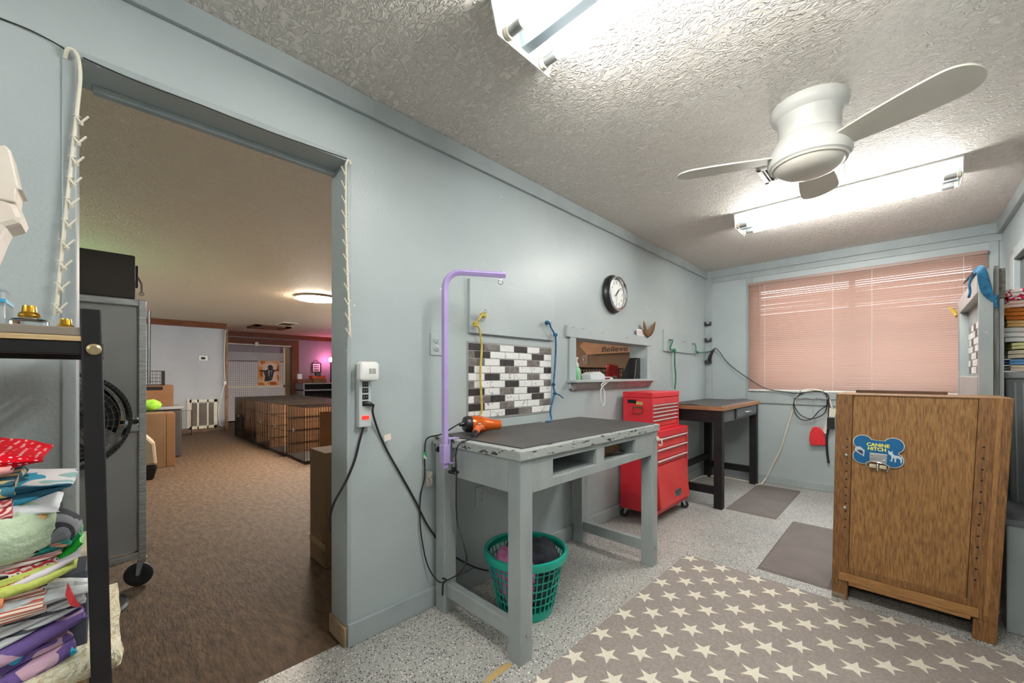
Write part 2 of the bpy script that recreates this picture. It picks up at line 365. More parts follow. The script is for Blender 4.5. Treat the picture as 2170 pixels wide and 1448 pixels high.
# back wall with window hole
WX0, WX1, WZ0, WZ1 = -1.235, 0.46, 1.035, 2.20
m = MB(); y0, y1 = YB, YB + .15
m.box((XW2, y0, 0), (WX0, y1, ZT)); m.box((WX1, y0, 0), (XR + .1, y1, ZT)); m.box((WX0, y0, 0), (WX1, y1, WZ0)); m.box((WX0, y0, WZ1), (WX1, y1, ZT))
struct(m.build('wall_back', M_WALL, org=V(0, YB, 0)))
m = MB(); m.box((-4.9, y0, 0), (XW2, y1, ZT)); m.box((-16.2, y0, 0), (-8.6, y1, ZT)); m.box((-8.6, y0, 0), (-4.9, y1, .9)); m.box((-8.6, y0, 2.1), (-4.9, y1, ZT)); m.box((-6.85, y0, .9), (-6.65, y1, 2.1))
struct(m.build('wall_back', mat('brown_wall_paint', (128, 98, 74), rough=.7, col2=(138, 108, 82), nscale=2), org=V(-5, YB, 0)))
struct(MB().box((XR, YR, 0), (XR + .1, YB, ZT)).build('wall_right', M_WALL, org=V(XR, 0, 0)))
struct(MB().box((XW, YR - .1, 0), (XR + .1, YR, ZT)).build('wall_rear', M_WALL, org=V(0, YR, 0)))
m = MB(); m.box((-16.2, YS - .1, 0), (-9.2, YS, ZT)); m.box((-4.6, YS - .1, 0), (XW2, YS, ZT)); m.box((-9.2, YS - .1, 0), (-4.6, YS, .95)); m.box((-9.2, YS - .1, 2.1), (-4.6, YS, ZT)); m.box((-7.0, YS - .1, .95), (-6.8, YS, 2.1))
struct(m.build('wall_side', M_WALL2, org=V(-5, YS, 0)))
yr = L(480, 800, XF).y
struct(MB().box((XF2 - .15, YS, 0), (XF, yr, ZT)).build('wall_far', M_WALL2, org=V(XF, 0, 0)))
oa, ob = L(603, 800, XF2).y, L(617, 800, XF2).y
dtop = L(610, 731, XF2).z
M_MAUVE = mat('mauve_paint', (148, 138, 148), rough=0.5, col2=(156, 146, 156), nscale=2, bump=.15, bscale=60)
m = MB(); m.box((XF2 - .12, ob, 0), (XF2, YB, ZT)); m.box((XF2 - .12, oa - .02, dtop), (XF2, ob, ZT)); m.box((XF2 - .12, yr, 0), (XF2, oa, ZT))
struct(m.build('wall_recess', M_MAUVE, org=V(XF2, 3, 0)))
# bright room seen through the gap beyond
m = MB(); m.box((-16.2, YS, 0), (-16.1, 3.6, ZT)); m.box((-16.2, 4.6, 0), (-16.1, YB, ZT)); m.box((-16.2, 3.6, 0), (-16.1, 4.6, 1.0)); m.box((-16.2, 3.6, 1.9), (-16.1, 4.6, ZT))
struct(m.build('wall_end', mat('cream_wall_paint', (214, 196, 164), rough=.7, col2=(205, 188, 156), nscale=2), org=V(-16, 3, 0)))
# trims
def trim(n, lo, hi, m_=None, bevel=.003): return struct(MB().box(lo, hi).build('trim_%d' % n, m_ or M_TRIM, bevel=bevel))
TZ = 2.378
trim(1, (XW, YR, TZ), (XW + .022, YB, ZC)); trim(2, (XW + .022, YB - .022, TZ), (XR, YB, ZC)); trim(3, (XR - .03, YR, TZ - .01), (XR, YB - .022, ZC))
struct(MB().box((XW, DY1 + .0, 0), (XW + .016, YB, .10)).build('baseboard_left', M_TRIM, bevel=.004))
struct(MB().box((XW + .016, YB - .016, 0), (-.3, YB, .08)).build('baseboard_back', M_TRIM, bevel=.004))
struct(MB().box((XW, YR, 0), (XW + .016, DY0 - .03, .10)).build('baseboard_left', M_TRIM, bevel=.004))
struct(MB().box((XF, YS, 0), (XF + .015, yr, .09)).build('baseboard_far', mat('dusty_skirting', (120, 96, 80), rough=.8, col2=(104, 82, 66)), bevel=.004))
# doorway: base block of bare plaster, head stop, rough edge boards
trim(4, (XW2 - .002, DY1 - .012, 0), (XW + .002, DY1 + .004, .085), mat('bare_plaster', (164, 140, 112), rough=.9, col2=(148, 124, 98), nscale=20))
trim(5, (XW2 + .02, DY0 + .03, DZ - .022), (XW2 + .05, DY1, DZ))
trim(6, (XW, DY0 - .03, 0), (XW + .006, DY0, DZ + .02)); trim(7, (XW, DY0, DZ), (XW + .005, DY1, DZ + .022)); trim(8, (XW, DY1, 0.1), (XW + .004, DY1 + .018, DZ))
# corner and window boards on the back wall
trim(9, (XW, YB - .018, .1), (XW + .075, YB, TZ)); trim(10, (XW + .075, YB - .012, 2.315), (XR, YB, TZ))
trim(11, (-1.31, YB - .012, .885), (-1.245, YB, 2.315)); trim(12, (-1.31, YB - .02, .885), (XR - .05, YB, 1.0))
trim(13, (.50, YB - .012, 1.0), (.55, YB, 2.315))
# window behind the blind
w = struct(thing('window_1', 'x', 'x', (0, YB + .08, WZ0)))
for k in ('label', 'category'): del w[k]
fm = MB(); yy0, yy1 = YB + .06, YB + .10
for a, b, c_, d in ((WX0, WX0 + .05, WZ0, WZ1), (WX1 - .05, WX1, WZ0, WZ1), (-.41, -.36, WZ0, WZ1), (WX0, WX1, WZ0, WZ0 + .05), (WX0, WX1, WZ1 - .05, WZ1), (WX0, WX1, 1.6, 1.64)):
    fm.box((a, yy0, c_), (b, yy1, d))
fm.build('window_frame', M_WHITE, w, bevel=.003)
def pane_mat():
    m_ = bpy.data.materials.new('window_glass'); m_.use_nodes = True; nt = m_.node_tree; nt.nodes.remove(nt.nodes['Principled BSDF'])
    a = N(nt, 'ShaderNodeBsdfTransparent'); g = N(nt, 'ShaderNodeBsdfGlossy'); g.inputs['Roughness'].default_value = .02
    a.inputs[0].default_value = (.93, .95, .95, 1)
    x = N(nt, 'ShaderNodeMixShader'); x.inputs[0].default_value = .06
    nt.links.new(a.outputs[0], x.inputs[1]); nt.links.new(g.outputs[0], x.inputs[2]); nt.links.new(x.outputs[0], nt.nodes['Material Output'].inputs[0]); return m_
M_PANE = pane_mat()
for a, b in ((WX0 + .05, -.41), (-.36, WX1 - .05)):
    for c_, d in ((WZ0 + .05, 1.6), (1.64, WZ1 - .05)):
        MB().box((a, YB + .078, c_), (b, YB + .082, d)).build('pane', M_PANE, w)
# second window far beyond, at the end of the bright room
w2 = struct(MB().box((-16.17, 3.6, 1.43), (-16.13, 4.6, 1.47)).box((-16.17, 4.08, 1.0), (-16.13, 4.12, 1.9)).build('window_2', M_WHITE))

# unseen windows added to the back room's long walls to let in daylight
def added_window(n, x0, x1, z0, z1, y):
    m_ = MB()
    for a, b, c_, d in ((x0, x0 + .06, z0, z1), (x1 - .06, x1, z0, z1), (x0 + .06, x1 - .06, z0, z0 + .06), (x0 + .06, x1 - .06, z1 - .06, z1), ((x0 + x1) / 2 - .025, (x0 + x1) / 2 + .025, z0 + .06, z1 - .06)): m_.box((a, y - .025, c_), (b, y + .025, d))
    w_ = struct(m_.build('window_%d' % n, M_WHITE, bevel=.003))
    for a, b in ((x0 + .06, (x0 + x1) / 2 - .025), ((x0 + x1) / 2 + .025, x1 - .06)): MB().box((a, y - .002, z0 + .06), (b, y + .002, z1 - .06)).build('pane', M_PANE, w_)
added_window(3, -6.65, -4.9, .9, 2.1, YB + .06); added_window(4, -8.6, -6.85, .9, 2.1, YB + .06); added_window(5, -6.8, -4.6, .95, 2.1, YS - .05); added_window(6, -9.2, -7.0, .95, 2.1, YS - .05)

# ================================================================== CEILING LIGHTS, FAN, VENT
def fluorescent(name, label, x0, x1, ya, yb):
    yc = (ya + yb) / 2
    t = thing(name, label, 'ceiling light', ((x0 + x1) / 2, yc, ZC - .1), 'fluorescent ceiling lights')
    b = MB(); h = (yb - ya) / 2
    b.prism([(-h, 0), (-h, -.012), (-h * .55, -.030), (-.035, -.030), (0, -.034), (.035, -.030), (h * .55, -.030), (h, -.012), (h, 0)], (x0, yc, ZC), (0, 1, 0), (0, 0, 1), (x1 - x0, 0, 0))
    b.build('reflector_pan', M_WHITE, t)
    r = MB().prism([(-.034, 0), (-.020, -.060), (.020, -.060), (.034, 0)], (x0, yc, ZC - .030), (0, 1, 0), (0, 0, 1), (x1 - x0, 0, 0))
    r.build('center_channel', mat('pale_blue_channel', (128, 142, 150), rough=.5, col2=(120, 134, 142)), t, bevel=.002)
    for x, d in ((x0, -1), (x1, 1)):
        e = MB().prism([(-h, 0), (-h, -.020), (-h * .82, -.112), (h * .82, -.112), (h, -.020), (h, 0)], (x, yc, ZC), (0, 1, 0), (0, 0, 1), (.004 * d, 0, 0))
        ep = e.build('end_plate', M_WHITE, t)
        for q in (-1, 1):
            s_ = MB(); yt = yc + q * h * .56
            s_.lathe([(.012, 0), (.022, .004), (.022, .018), (.016, .022)], (x, yt, ZC - .088), n=16, U=V(0, 1, 0), W_=V(0, 0, 1), A=V(-d, 0, 0))
            s_.build('tube_socket', M_CREAM, ep, smooth=40)
    for q in (-1, 1):
        yt = yc + q * h * .56
        tb = MB().cyl((x0 + .075, yt, ZC - .088), (x1 - .075, yt, ZC - .088), .0185, n=20).build('fluorescent_tube', M_TUBE, t, smooth=40)
        for xa, xb in ((x0 + .02, x0 + .075), (x1 - .075, x1 - .02)):
            MB().cyl((xa, yt, ZC - .088), (xb, yt, ZC - .088), .0175, n=20).build('tube_cap', M_SOCK, tb, smooth=40)
    return t
fluorescent('fluorescent_light', 'white twin tube fluorescent light beyond the ceiling fan, towards the window blind', -.955, .235, 3.45, 3.76)
fluorescent('fluorescent_light', 'white twin tube fluorescent light with blue centre ridge above the doorway end of the table', -.985, .205, .905, 1.235)

fluorescent('fluorescent_light', 'added unseen twin tube fluorescent light above the shelf rack end of the room', -.985, .205, -2.05, -1.72)  # extra fixture added behind the camera to brighten the near end
fx, fy = -.326, 2.32
M_FANW = mat('fan_white_enamel', (206, 206, 202), rough=.4, col2=(200, 200, 196))
t = thing('ceiling_fan', 'white flush mounted ceiling fan with three rounded blades', 'fan', (fx, fy, 2.13))
MB().lathe([(.150, 2.465), (.153, 2.445), (.146, 2.425), (.132, 2.412), (.128, 2.408), (.128, 2.404), (.124, 2.398), (.120, 2.33), (.120, 2.316)], (fx, fy, 0), n=48).build('ceiling_mount', M_FANW, t, smooth=35)
MB().lathe([(.120, 2.316), (.128, 2.310), (.131, 2.302), (.138, 2.29), (.152, 2.262), (.162, 2.24), (.164, 2.215), (.158, 2.196), (.150, 2.190)], (fx, fy, 0), n=48).build('motor_housing', M_FANW, t, smooth=35)
MB().lathe([(.150, 2.190), (.146, 2.183), (.136, 2.182), (.134, 2.178), (.120, 2.162), (.09, 2.148), (.045, 2.139), (0.004, 2.137)], (fx, fy, 0), n=48).build('light_cover', mat('warm_white_cover', (214, 210, 200), rough=.35, col2=(208, 204, 194)), t, smooth=35)
def blade(ang):
    b = MB(); u = V(math.cos(ang), math.sin(ang), 0); w_ = V(-math.sin(ang), math.cos(ang), 0); tilt = R(11)
    prof = []
    for i in range(31):
        s_ = math.sin(math.pi / 2 * i / 30); r = .10 + s_ * .47
        wd = .045 + .040 * math.sin(min(1, s_ / .80) * math.pi / 2) if s_ < .82 else .085 * max(0, 1 - ((s_ - .82) / .18) ** 2.2) ** .5
        prof.append((r, max(wd, .002)))
    top, bot = [], []
    for r, wd in prof:
        for sg in (-1, 1):
            o = V(fx, fy, 2.232) + u * r + w_ * (sg * wd * math.cos(tilt)) + V(0, 0, -sg * wd * math.sin(tilt))
            bot.append(o); top.append(o + V(0, 0, .007))
    n = len(prof); fs = []
    for i in range(n - 1):
        a = 2 * i; fs += [(a, a + 2, a + 3, a + 1)]; fs += [(2 * n + a, 2 * n + a + 1, 2 * n + a + 3, 2 * n + a + 2)]
        fs += [(a, 2 * n + a, 2 * n + a + 2, a + 2), (a + 1, a + 3, 2 * n + a + 3, 2 * n + a + 1)]
    fs += [(0, 1, 2 * n + 1, 2 * n), (2 * n - 2, 4 * n - 2, 4 * n - 1, 2 * n - 1)]
    b.add(bot + top, fs); return b
for a in (-25, 92, 203): blade(R(a)).build('fan_blade', mat('fan_blade_white', (205, 202, 190), rough=.5, col2=(198, 195, 184)), t)
pc = MB().tube([(fx + .12, fy + .10, 2.20), (fx + .125, fy + .104, 2.12), (fx + .122, fy + .102, 2.08)], .0012, n=5).build('pull_chain', M_CHROME, t)

vt = thing('ceiling_vent', 'small white louvred air vent set in the ceiling beside the fan', 'vent', (-.52, 3.0, ZC - .012))
m = MB()
for a, b, c_, d in ((-.66, -.635, 2.82, 3.06), (-.385, -.36, 2.82, 3.06), (-.66, -.36, 2.82, 2.845), (-.66, -.36, 3.035, 3.06)): m.box((a, c_, ZC - .008), (b, d, ZC))
m.build('frame', M_WHITE, vt, bevel=.002)
for i in range(11):
    x = -.63 + i * .0235
    MB().prism([(0, 0), (.010, -.010), (.012, -.008), (.003, 0)], (x, 2.845, ZC), (1, 0, 0), (0, 0, 1), (0, .19, 0)).build('slat', M_WHITE, vt)
MB().box((-.635, 2.845, ZC - .001), (-.385, 3.035, ZC)).build('backing', M_BLACK, vt)

# ================================================================== WINDOW BLIND
bx0, bx1, bzt, bzb, by = -1.283, .487, 2.243, 1.02, YB - .035
t = thing('window_blind', 'closed pinkish tan mini blind across the window', 'blind', ((bx0 + bx1) / 2, by, bzb))
def slat_mat():
    m_ = bpy.data.materials.new('tan_blind_slat'); m_.use_nodes = True; nt = m_.node_tree; b = nt.nodes['Principled BSDF']
    b.inputs['Base Color'].default_value = lin((150, 122, 111)); b.inputs['Roughness'].default_value = .4
    tr = N(nt, 'ShaderNodeBsdfTranslucent'); tr.inputs[0].default_value = lin((226, 176, 156)); x = N(nt, 'ShaderNodeMixShader'); x.inputs[0].default_value = .05
    nt.links.new(b.outputs[0], x.inputs[1]); nt.links.new(tr.outputs[0], x.inputs[2]); nt.links.new(x.outputs[0], nt.nodes['Material Output'].inputs[0]); return m_
M_SLAT = slat_mat()
MB().box((bx0, by - .018, bzt - .032), (bx1, by + .018, bzt)).build('headrail', M_SLAT, t, bevel=.003)
sl = MB(); wl = bx1 - bx0; segs = 6
for i in range(segs + 1):
    u = (i / segs - .5) * .0255; s_ = .0035 * (1 - (2 * i / segs - 1) ** 2)
    a = R(62); y = u * math.cos(a) - s_ * math.sin(a); z = -u * math.sin(a) * -1 + -s_ * math.cos(a)
    sl.v += [V(-wl / 2 + .004, y, z), V(wl / 2 - .004, y, z)]
for i in range(segs): sl.f.append((2 * i, 2 * i + 1, 2 * i + 3, 2 * i + 2))
sme = sl.mesh('slat', V(0, 0, 0), M_SLAT, 60)
NS = 56; z0, z1 = bzb + .03, bzt - .045
for i in range(NS):
    z = z0 + (z1 - z0) * i / (NS - 1)
    sag = R(random.uniform(-.05, .05))
    inst('slat', sme, t, ((bx0 + bx1) / 2, by, z), (random.uniform(-.06, .06), sag, 0))
MB().box((bx0 + .003, by - .014, bzb), (bx1 - .003, by + .014, bzb + .016)).build('bottom_rail', M_WHITE, t, bevel=.004)
for px in (1621, 1765, 1848, 2042):
    x = B(px, 700, by).x
    MB().box((x - .0011, by - .0155, bzb), (x + .0011, by - .0145, bzt - .03)).build('ladder_cord', M_WHITEP, t)
x = B(1611, 700, by).x
MB().cyl((x, by - .028, bzt - .03), (x, by - .028, bzt - .86 * .9), .004, n=8).build('tilt_wand', mat('tan_wand', (176, 150, 130), rough=.3, col2=(170, 144, 124)), t)

# ================================================================== WORK TABLE (grey, left wall)
TX0, TX1, TY0, TY1, TZT = -1.735, -1.115, 1.185, 2.475, .888
t = thing('work_table', 'grey painted wooden grooming table with black rubber top and two open cubbies', 'table', ((TX0 + TX1) / 2, (TY0 + TY1) / 2, 0))
for i, (x, y) in enumerate(((TX0 + .01, TY0 + .01), (TX1 - .085, TY0 + .01), (TX0 + .01, TY1 - .085), (TX1 - .085, TY1 - .085))):
    lg = MB().box((x, y, 0), (x + .075, y + .075, .848)).build('leg', M_GREYWOOD, t, bevel=.004)
    if i in (1, 3):
        MB().lathe([(.010, 0), (.011, .003), (.006, .005)], (x + .0755, y + .04, .115), n=14, U=V(0, 1, 0), W_=V(0, 0, 1), A=V(1, 0, 0)).build('bolt', M_STEEL, lg, smooth=40)
MB().box((TX0, TY0, .846), (TX1, TY1, TZT)).build('tabletop', M_GREYWORN, t, bevel=.004)
MB().slab([(TX0 + .03, TY0 + .035, TZT), (TX1 - .035, TY0 + .045, TZT), (TX1 - .02, TY1 - .03, TZT), (TX0 + .03, TY1 - .03, TZT)], (0, 0, .006)).build('rubber_mat', None, t, bevel=.002)
def tread_mat():
    m_ = mat('basketweave_rubber', (58, 56, 55), rough=.5, col2=(74, 71, 69), nscale=4)
    nt = m_.node_tree; b = nt.nodes['Principled BSDF']; tc = N(nt, 'ShaderNodeTexCoord'); mp = N(nt, 'ShaderNodeMapping'); mp.inputs['Rotation'].default_value = (0, 0, R(45))
    br = N(nt, 'ShaderNodeTexBrick'); br.inputs['Scale'].default_value = 14; br.inputs['Mortar Size'].default_value = .06; br.inputs['Brick Width'].default_value = .5; br.inputs['Row Height'].default_value = .25
    bp = N(nt, 'ShaderNodeBump'); bp.inputs['Strength'].default_value = .7; bp.inputs['Distance'].default_value = .004
    nt.links.new(tc.outputs['Object'], mp.inputs[0]); nt.links.new(mp.outputs[0], br.inputs['Vector']); nt.links.new(br.outputs['Fac'], bp.inputs['Height']); nt.links.new(bp.outputs[0], b.inputs['Normal']); return m_
M_TREAD = tread_mat(); bpy.data.objects['rubber_mat'].data.materials.append(M_TREAD)
for y in (TY0 + .02, TY1 - .04): MB().box((TX0 + .085, y, .70), (TX1 - .085, y + .02, .846)).build('end_apron', M_GREYWOOD, t, bevel=.002)
MB().box((TX0 + .02, TY0 + .085, .70), (TX0 + .04, TY1 - .085, .846)).build('back_apron', M_GREYWOOD, t)
m = MB(); xf0, xf1 = TX1 - .035, TX1 - .012; c0, c1, c2, c3 = 1.41, 1.765, 1.84, 2.18
m.box((xf0, TY0 + .085, .70), (xf1, TY1 - .085, .742)); m.box((xf0, TY0 + .085, .822), (xf1, TY1 - .085, .846))
m.box((xf0, TY0 + .085, .742), (xf1, c0, .822)); m.box((xf0, c1, .742), (xf1, c2, .822)); m.box((xf0, c3, .742), (xf1, TY1 - .085, .822))
m.build('front_apron', M_GREYWOOD, t, bevel=.002)
for a, b in ((c0, c1), (c2, c3)):
    m = MB(); m.box((TX0 + .15, a - .01, .730), (xf0, b + .01, .742)); m.box((TX0 + .15, a - .014, .73), (xf0, a - .002, .84)); m.box((TX0 + .15, b + .002, .73), (xf0, b + .014, .84)); m.box((TX0 + .14, a, .73), (TX0 + .15, b, .84))
    m.build('cubby', M_GREYWOOD, t)
for y in (TY0 + .025, TY1 - .07): MB().box((TX0 + .085, y, .08), (TX1 - .085, y + .04, .148)).build('stretcher', M_GREYWOOD, t, bevel=.003)
# things inside the cubbies
tag(MB().box((-1.45, 1.90, .743), (-1.20, 2.12, .80)).build('wooden_box', M_OAKD, bevel=.004), 'small dark wooden box inside the cubby of the grey work table', 'box')
tag(MB().tube([(-1.20, 1.98, .752), (-1.17, 2.03, .758), (-1.165, 2.10, .752), (-1.19, 2.14, .750)], .006, k=6).build('cord_piece', M_CORD, smooth=60), 'short black cord lying in the cubby of the grey table', 'cord')
# hook screwed to the table corner
tag(MB().tube([(TX1 + .004, 2.44, .80), (TX1 + .022, 2.445, .795), (TX1 + .026, 2.45, .77), (TX1 + .014, 2.455, .755), (TX1 + .006, 2.45, .765)], .004, k=5).lathe([(.014, 0), (.014, .004)], (TX1, 2.44, .80), n=14, U=V(0, 1, 0), W_=V(0, 0, 1), A=V(1, 0, 0)).build('screw_hook', M_CREAM, smooth=50), 'small pale screw hook at the corner of the grey work table', 'hook')

# ---- lilac grooming arm
ax_, ay_ = -1.583, 1.150
t = thing('grooming_arm', 'lilac square tube grooming arm clamped to the grey work table', 'grooming arm', (ax_, ay_, .74))
zt = 1.700; dv = V(.144, .24, 0).normalized()
pts = [V(ax_, ay_, .75), V(ax_, ay_, zt - .08)]
for i in range(1, 9):
    a = R(90 * i / 8); pts.append(V(ax_, ay_, zt - .08) + dv * (.08 * (1 - math.cos(a))) + V(0, 0, .08 * math.sin(a)))
pts.append(V(ax_, ay_, zt) + dv * .30)
MB().tube(pts, .0175, n=4).build('tube_arm', M_PURPLE, t, smooth=30, bevel=.003)
e = V(ax_, ay_, zt) + dv * .275
ey = MB().tube([e + V(0, 0, .02), e + V(0, 0, -.024)], .0025, n=6)
ey.tube([e + V(0, 0, -.036) + dv * (.012 * math.cos(R(a))) + V(0, 0, .012 * math.sin(R(a))) for a in range(0, 360, 20)], .0022, n=6, closed=True)
ey.build('eye_bolt', M_CHROME, t, smooth=50)
MB().box((ax_ - .020, ay_ - .020, .775), (ax_ + .020, ay_ + .020, .865)).build('sleeve', M_PURPLE, t, bevel=.003)
m = MB(); m.box((ax_ - .02, ay_ + .015, TZT + .001), (ax_ + .02, ay_ + .10, TZT + .005)); m.box((ax_ - .02, ay_ + .014, .77), (ax_ + .02, ay_ + .019, TZT + .005)); m.box((ax_ - .02, ay_ + .014, .77), (ax_ + .02, ay_ + .06, .775))
m.build('clamp_bracket', M_PURPLE, t, bevel=.002)
cs = MB().cyl((ax_ + .01, ay_ + .045, .74), (ax_ + .01, ay_ + .045, .80), .005, n=10); cs.build('clamp_screw', M_STEEL, t, smooth=40)
MB().lathe([(.026, 0), (.030, .004), (.030, .010), (.012, .014), (.012, .03)], (ax_ + .01, ay_ + .045, .722), n=20).build('clamp_knob', M_BLACKP, t, smooth=40)
MB().lathe([(.005, 0), (.005, .028), (.013, .030), (.015, .040), (.011, .048)], (ax_ - .02, ay_, .835), n=14, U=V(0, 1, 0), W_=V(0, 0, 1), A=V(-1, 0, 0)).build('side_knob', M_BLACKP, t, smooth=40)

# ---- orange hair dryer, lying on the table
dz = TZT + .008
t = thing('hair_dryer', 'metallic orange hair dryer lying on the grey work table', 'hair dryer', (-1.56, 1.40, dz))
h0 = V(-1.625, 1.335, dz + .048); h1 = V(-1.575, 1.505, dz + .034); A = (h1 - h0).normalized()
U = A.cross(V(0, 0, 1)).normalized(); W_ = U.cross(A)
LN = (h1 - h0).length
MB().lathe([(.040, 0), (.0445, .012), (.046, .035), (.045, .062), (.040, .085), (.033, .115), (.028, .145), (.0265, LN), (.0225, LN), (.0225, LN - .03)], h0, n=28, U=U, W_=W_, A=A, cap1=False).build('barrel', M_ORANGE, t, smooth=45)
MB().lathe([(.018, -.032), (.036, -.028), (.042, -.016), (.0435, 0), (.042, .006)], h0, n=28, U=U, W_=W_, A=A).build('intake_grille', M_BLACKP, t, smooth=45)
hs = h0 + A * .06 + U * .0; he = hs + V(.082, -.098, -.022)
he.z = dz + .016
MB().tube([hs + V(.02, -.005, -.01), (hs + he) / 2 + V(0, 0, .0), he], .02, n=14, k=5, rs=[.024, .022, .021, .019, .018, .018, .017, .018, .019, .017, .016]).build('handle', mat('coral_orange_grip', (214, 104, 56), rough=.3, col2=(206, 96, 48)), t, smooth=50)
MB().lathe([(.008, 0), (.009, .003), (.005, .005)], (hs + he) / 2 + V(.0, .012, .020), n=12).build('switch_button', mat('pale_blue_button', (150, 200, 226), rough=.3, col2=(140, 190, 216)), t, smooth=40)
hd = (he - hs).normalized()
MB().tube([he - hd * .005, he + hd * .02, he + hd * .045], .014, n=12, rs=[.016, .013, .006]).build('strain_relief', M_BLACKP, t, smooth=50)
MB().tube([he + hd * .045, he + hd * .065 + V(0, 0, -.004), P(975, 940, 1, 1.168), P(966, 962, 1, 1.155), P(967, 1000, 1, 1.150), P(968, 1100, 1, 1.150), P(984, 1160, 1, 1.15), P(988, 1190, 1, 1.15), P(972, 1216, 1, 1.15), P(945, 1231, 1, 1.15), L(928, 1232, -1.70), L(905, 1195, -1.735), L(891, 1120, -1.74), L(891, 1055, -1.74), L(900, 1010, -1.74), L(900, 962, -1.74), L(905, 930, -1.73), V(-1.68, 1.20, TZT + .012), h0 - A * .055, h0 - A * .03], .0035, n=6, k=6).build('power_cord', M_CORD, t, smooth=60)
MB().tube([h0 - A * .03, h0 - A * .055 + V(0, 0, -.005)], .012, n=12, rs=[.013, .009]).build('cord_inlet', M_BLACKP, t, smooth=40)
a_, b_ = L(905, 1005, -1.736), L(914, 1025, -1.736)
MB().box((-1.737, a_.y - .005, b_.z - .01), (-1.7355, b_.y + .005, a_.z + .01)).build('paper_tag', mat('silver_paper', (206, 200, 190), rough=.6, col2=(150, 146, 140), nscale=90), t)
p = L(901, 965, -1.734); MB().box((-1.7355, p.y - .008, p.z - .02), (-1.734, p.y + .008, p.z + .016)).build('green_tag', mat('green_label', (40, 170, 80), rough=.6, col2=(230, 240, 230), nscale=30, lo=.55, hi=.56), t)
tag(MB().tube([P(938, 1226, 1, 1.178), P(946, 1230, 1, 1.176), P(939, 1238, 1, 1.178), P(938, 1262, 1, 1.178)], .005, k=4, n=5).build('cable_tie', M_CORD, smooth=50), 'small black tie holding a cord to the grey table leg', 'cable tie')

# ================================================================== LAUNDRY BASKET AND CLOTHES
bxc, byc = -1.40, 1.525
t = thing('laundry_basket', 'round teal plastic lattice laundry basket under the grey work table', 'basket', (bxc, byc, 0))
def brad(z): return .138 + (.198 - .138) * z / .30
MB().lathe([(.120, .002), (.138, .002), (.142, .03), (.139, .045), (.135, .045), (.134, .012), (.120, .012)], (bxc, byc, 0), n=40).build('base', M_TEAL, t, smooth=40)
MB().lathe([(.193, .280), (.200, .272), (.214, .276), (.218, .296), (.214, .312), (.203, .314), (.196, .306)], (bxc, byc, 0), n=48, cap0=False, cap1=False).build('rim', M_TEAL, t, smooth=50)
m = MB()
for i in range(36):
    a = 2 * math.pi * i / 36
    m.tube([(bxc + brad(z) * math.cos(a), byc + brad(z) * math.sin(a), z) for z in (.04, .16, .285)], .0034, n=4)
for z in (.085, .125, .165, .205, .245):
    m.tube([(bxc + brad(z) * math.cos(R(a)), byc + brad(z) * math.sin(R(a)), z) for a in range(0, 360, 9)], .0036, n=4, closed=True)
m.build('lattice', M_TEAL, t)
def lump(name, c, rad, m_, label, cat, seed, group=None, n=(36, 24), amp=.16, zmin=None, parent=None):
    b = MB()
    def fn(u, v):
        th = 2 * math.pi * u; ph = math.pi * (v * .998 + .001)
        d = V(math.sin(ph) * math.cos(th), math.sin(ph) * math.sin(th), -math.cos(ph))
        k = 1 + amp * wob(d.x * 2 + seed, d.y * 2 + d.z * 1.7, seed) + amp * .5 * wob(d.z * 5 + seed, d.x * 4, seed * 2) + amp * .35 * abs(math.sin(9 * d.x + 7 * d.y * d.z + seed))
        q = V(c[0] + d.x * rad[0] * k, c[1] + d.y * rad[1] * k, c[2] + d.z * rad[2] * k)
        if zmin is not None and q.z < zmin: q.z = zmin
        return q
    b.grid(fn, n[0], n[1], closed_u=True)
    o = b.build(name, m_, parent, smooth=80)
    if parent is None: tag(o, label, cat, group)
    return o
lump('clothing', (bxc - .005, byc - .075, .190), (.125, .088, .135), mat('pink_mauve_towel', (192, 116, 156), rough=.95, col2=(172, 96, 140), nscale=40, bump=.5, bscale=220), 'mauve pink towel spilling over the edge inside the teal laundry basket', 'towel', 1.0, 'clothes in the laundry basket')
lump('clothing', (bxc + .03, byc + .06, .255), (.12, .095, .085), mat('charcoal_cloth', (52, 56, 64), rough=.95, col2=(36, 38, 44), nscale=20, bump=.4, bscale=160), 'charcoal grey clothing piled in the teal laundry basket', 'clothes', 2.3, 'clothes in the laundry basket')
lump('clothing', (bxc - .075, byc + .05, .250), (.085, .09, .085), mat('black_cloth', (24, 26, 30), rough=.95, col2=(40, 42, 48), nscale=20), 'black clothing at the wall side of the teal laundry basket', 'clothes', 4.1, 'clothes in the laundry basket')
lump('clothing', (bxc + .035, byc + .02, .125), (.095, .11, .10), mat('dark_teal_cloth', (22, 66, 66), rough=.95, col2=(16, 40, 42), nscale=14), 'dark teal clothing low inside the laundry basket', 'clothes', 5.7, 'clothes in the laundry basket')
lump('clothing', (bxc + .075, byc + .075, .205), (.035, .035, .022), mat('lime_cloth', (170, 214, 40), rough=.9, col2=(150, 196, 30)), 'small lime green cloth at the side of the laundry basket', 'clothes', 3.7, 'clothes in the laundry basket', n=(20, 14))

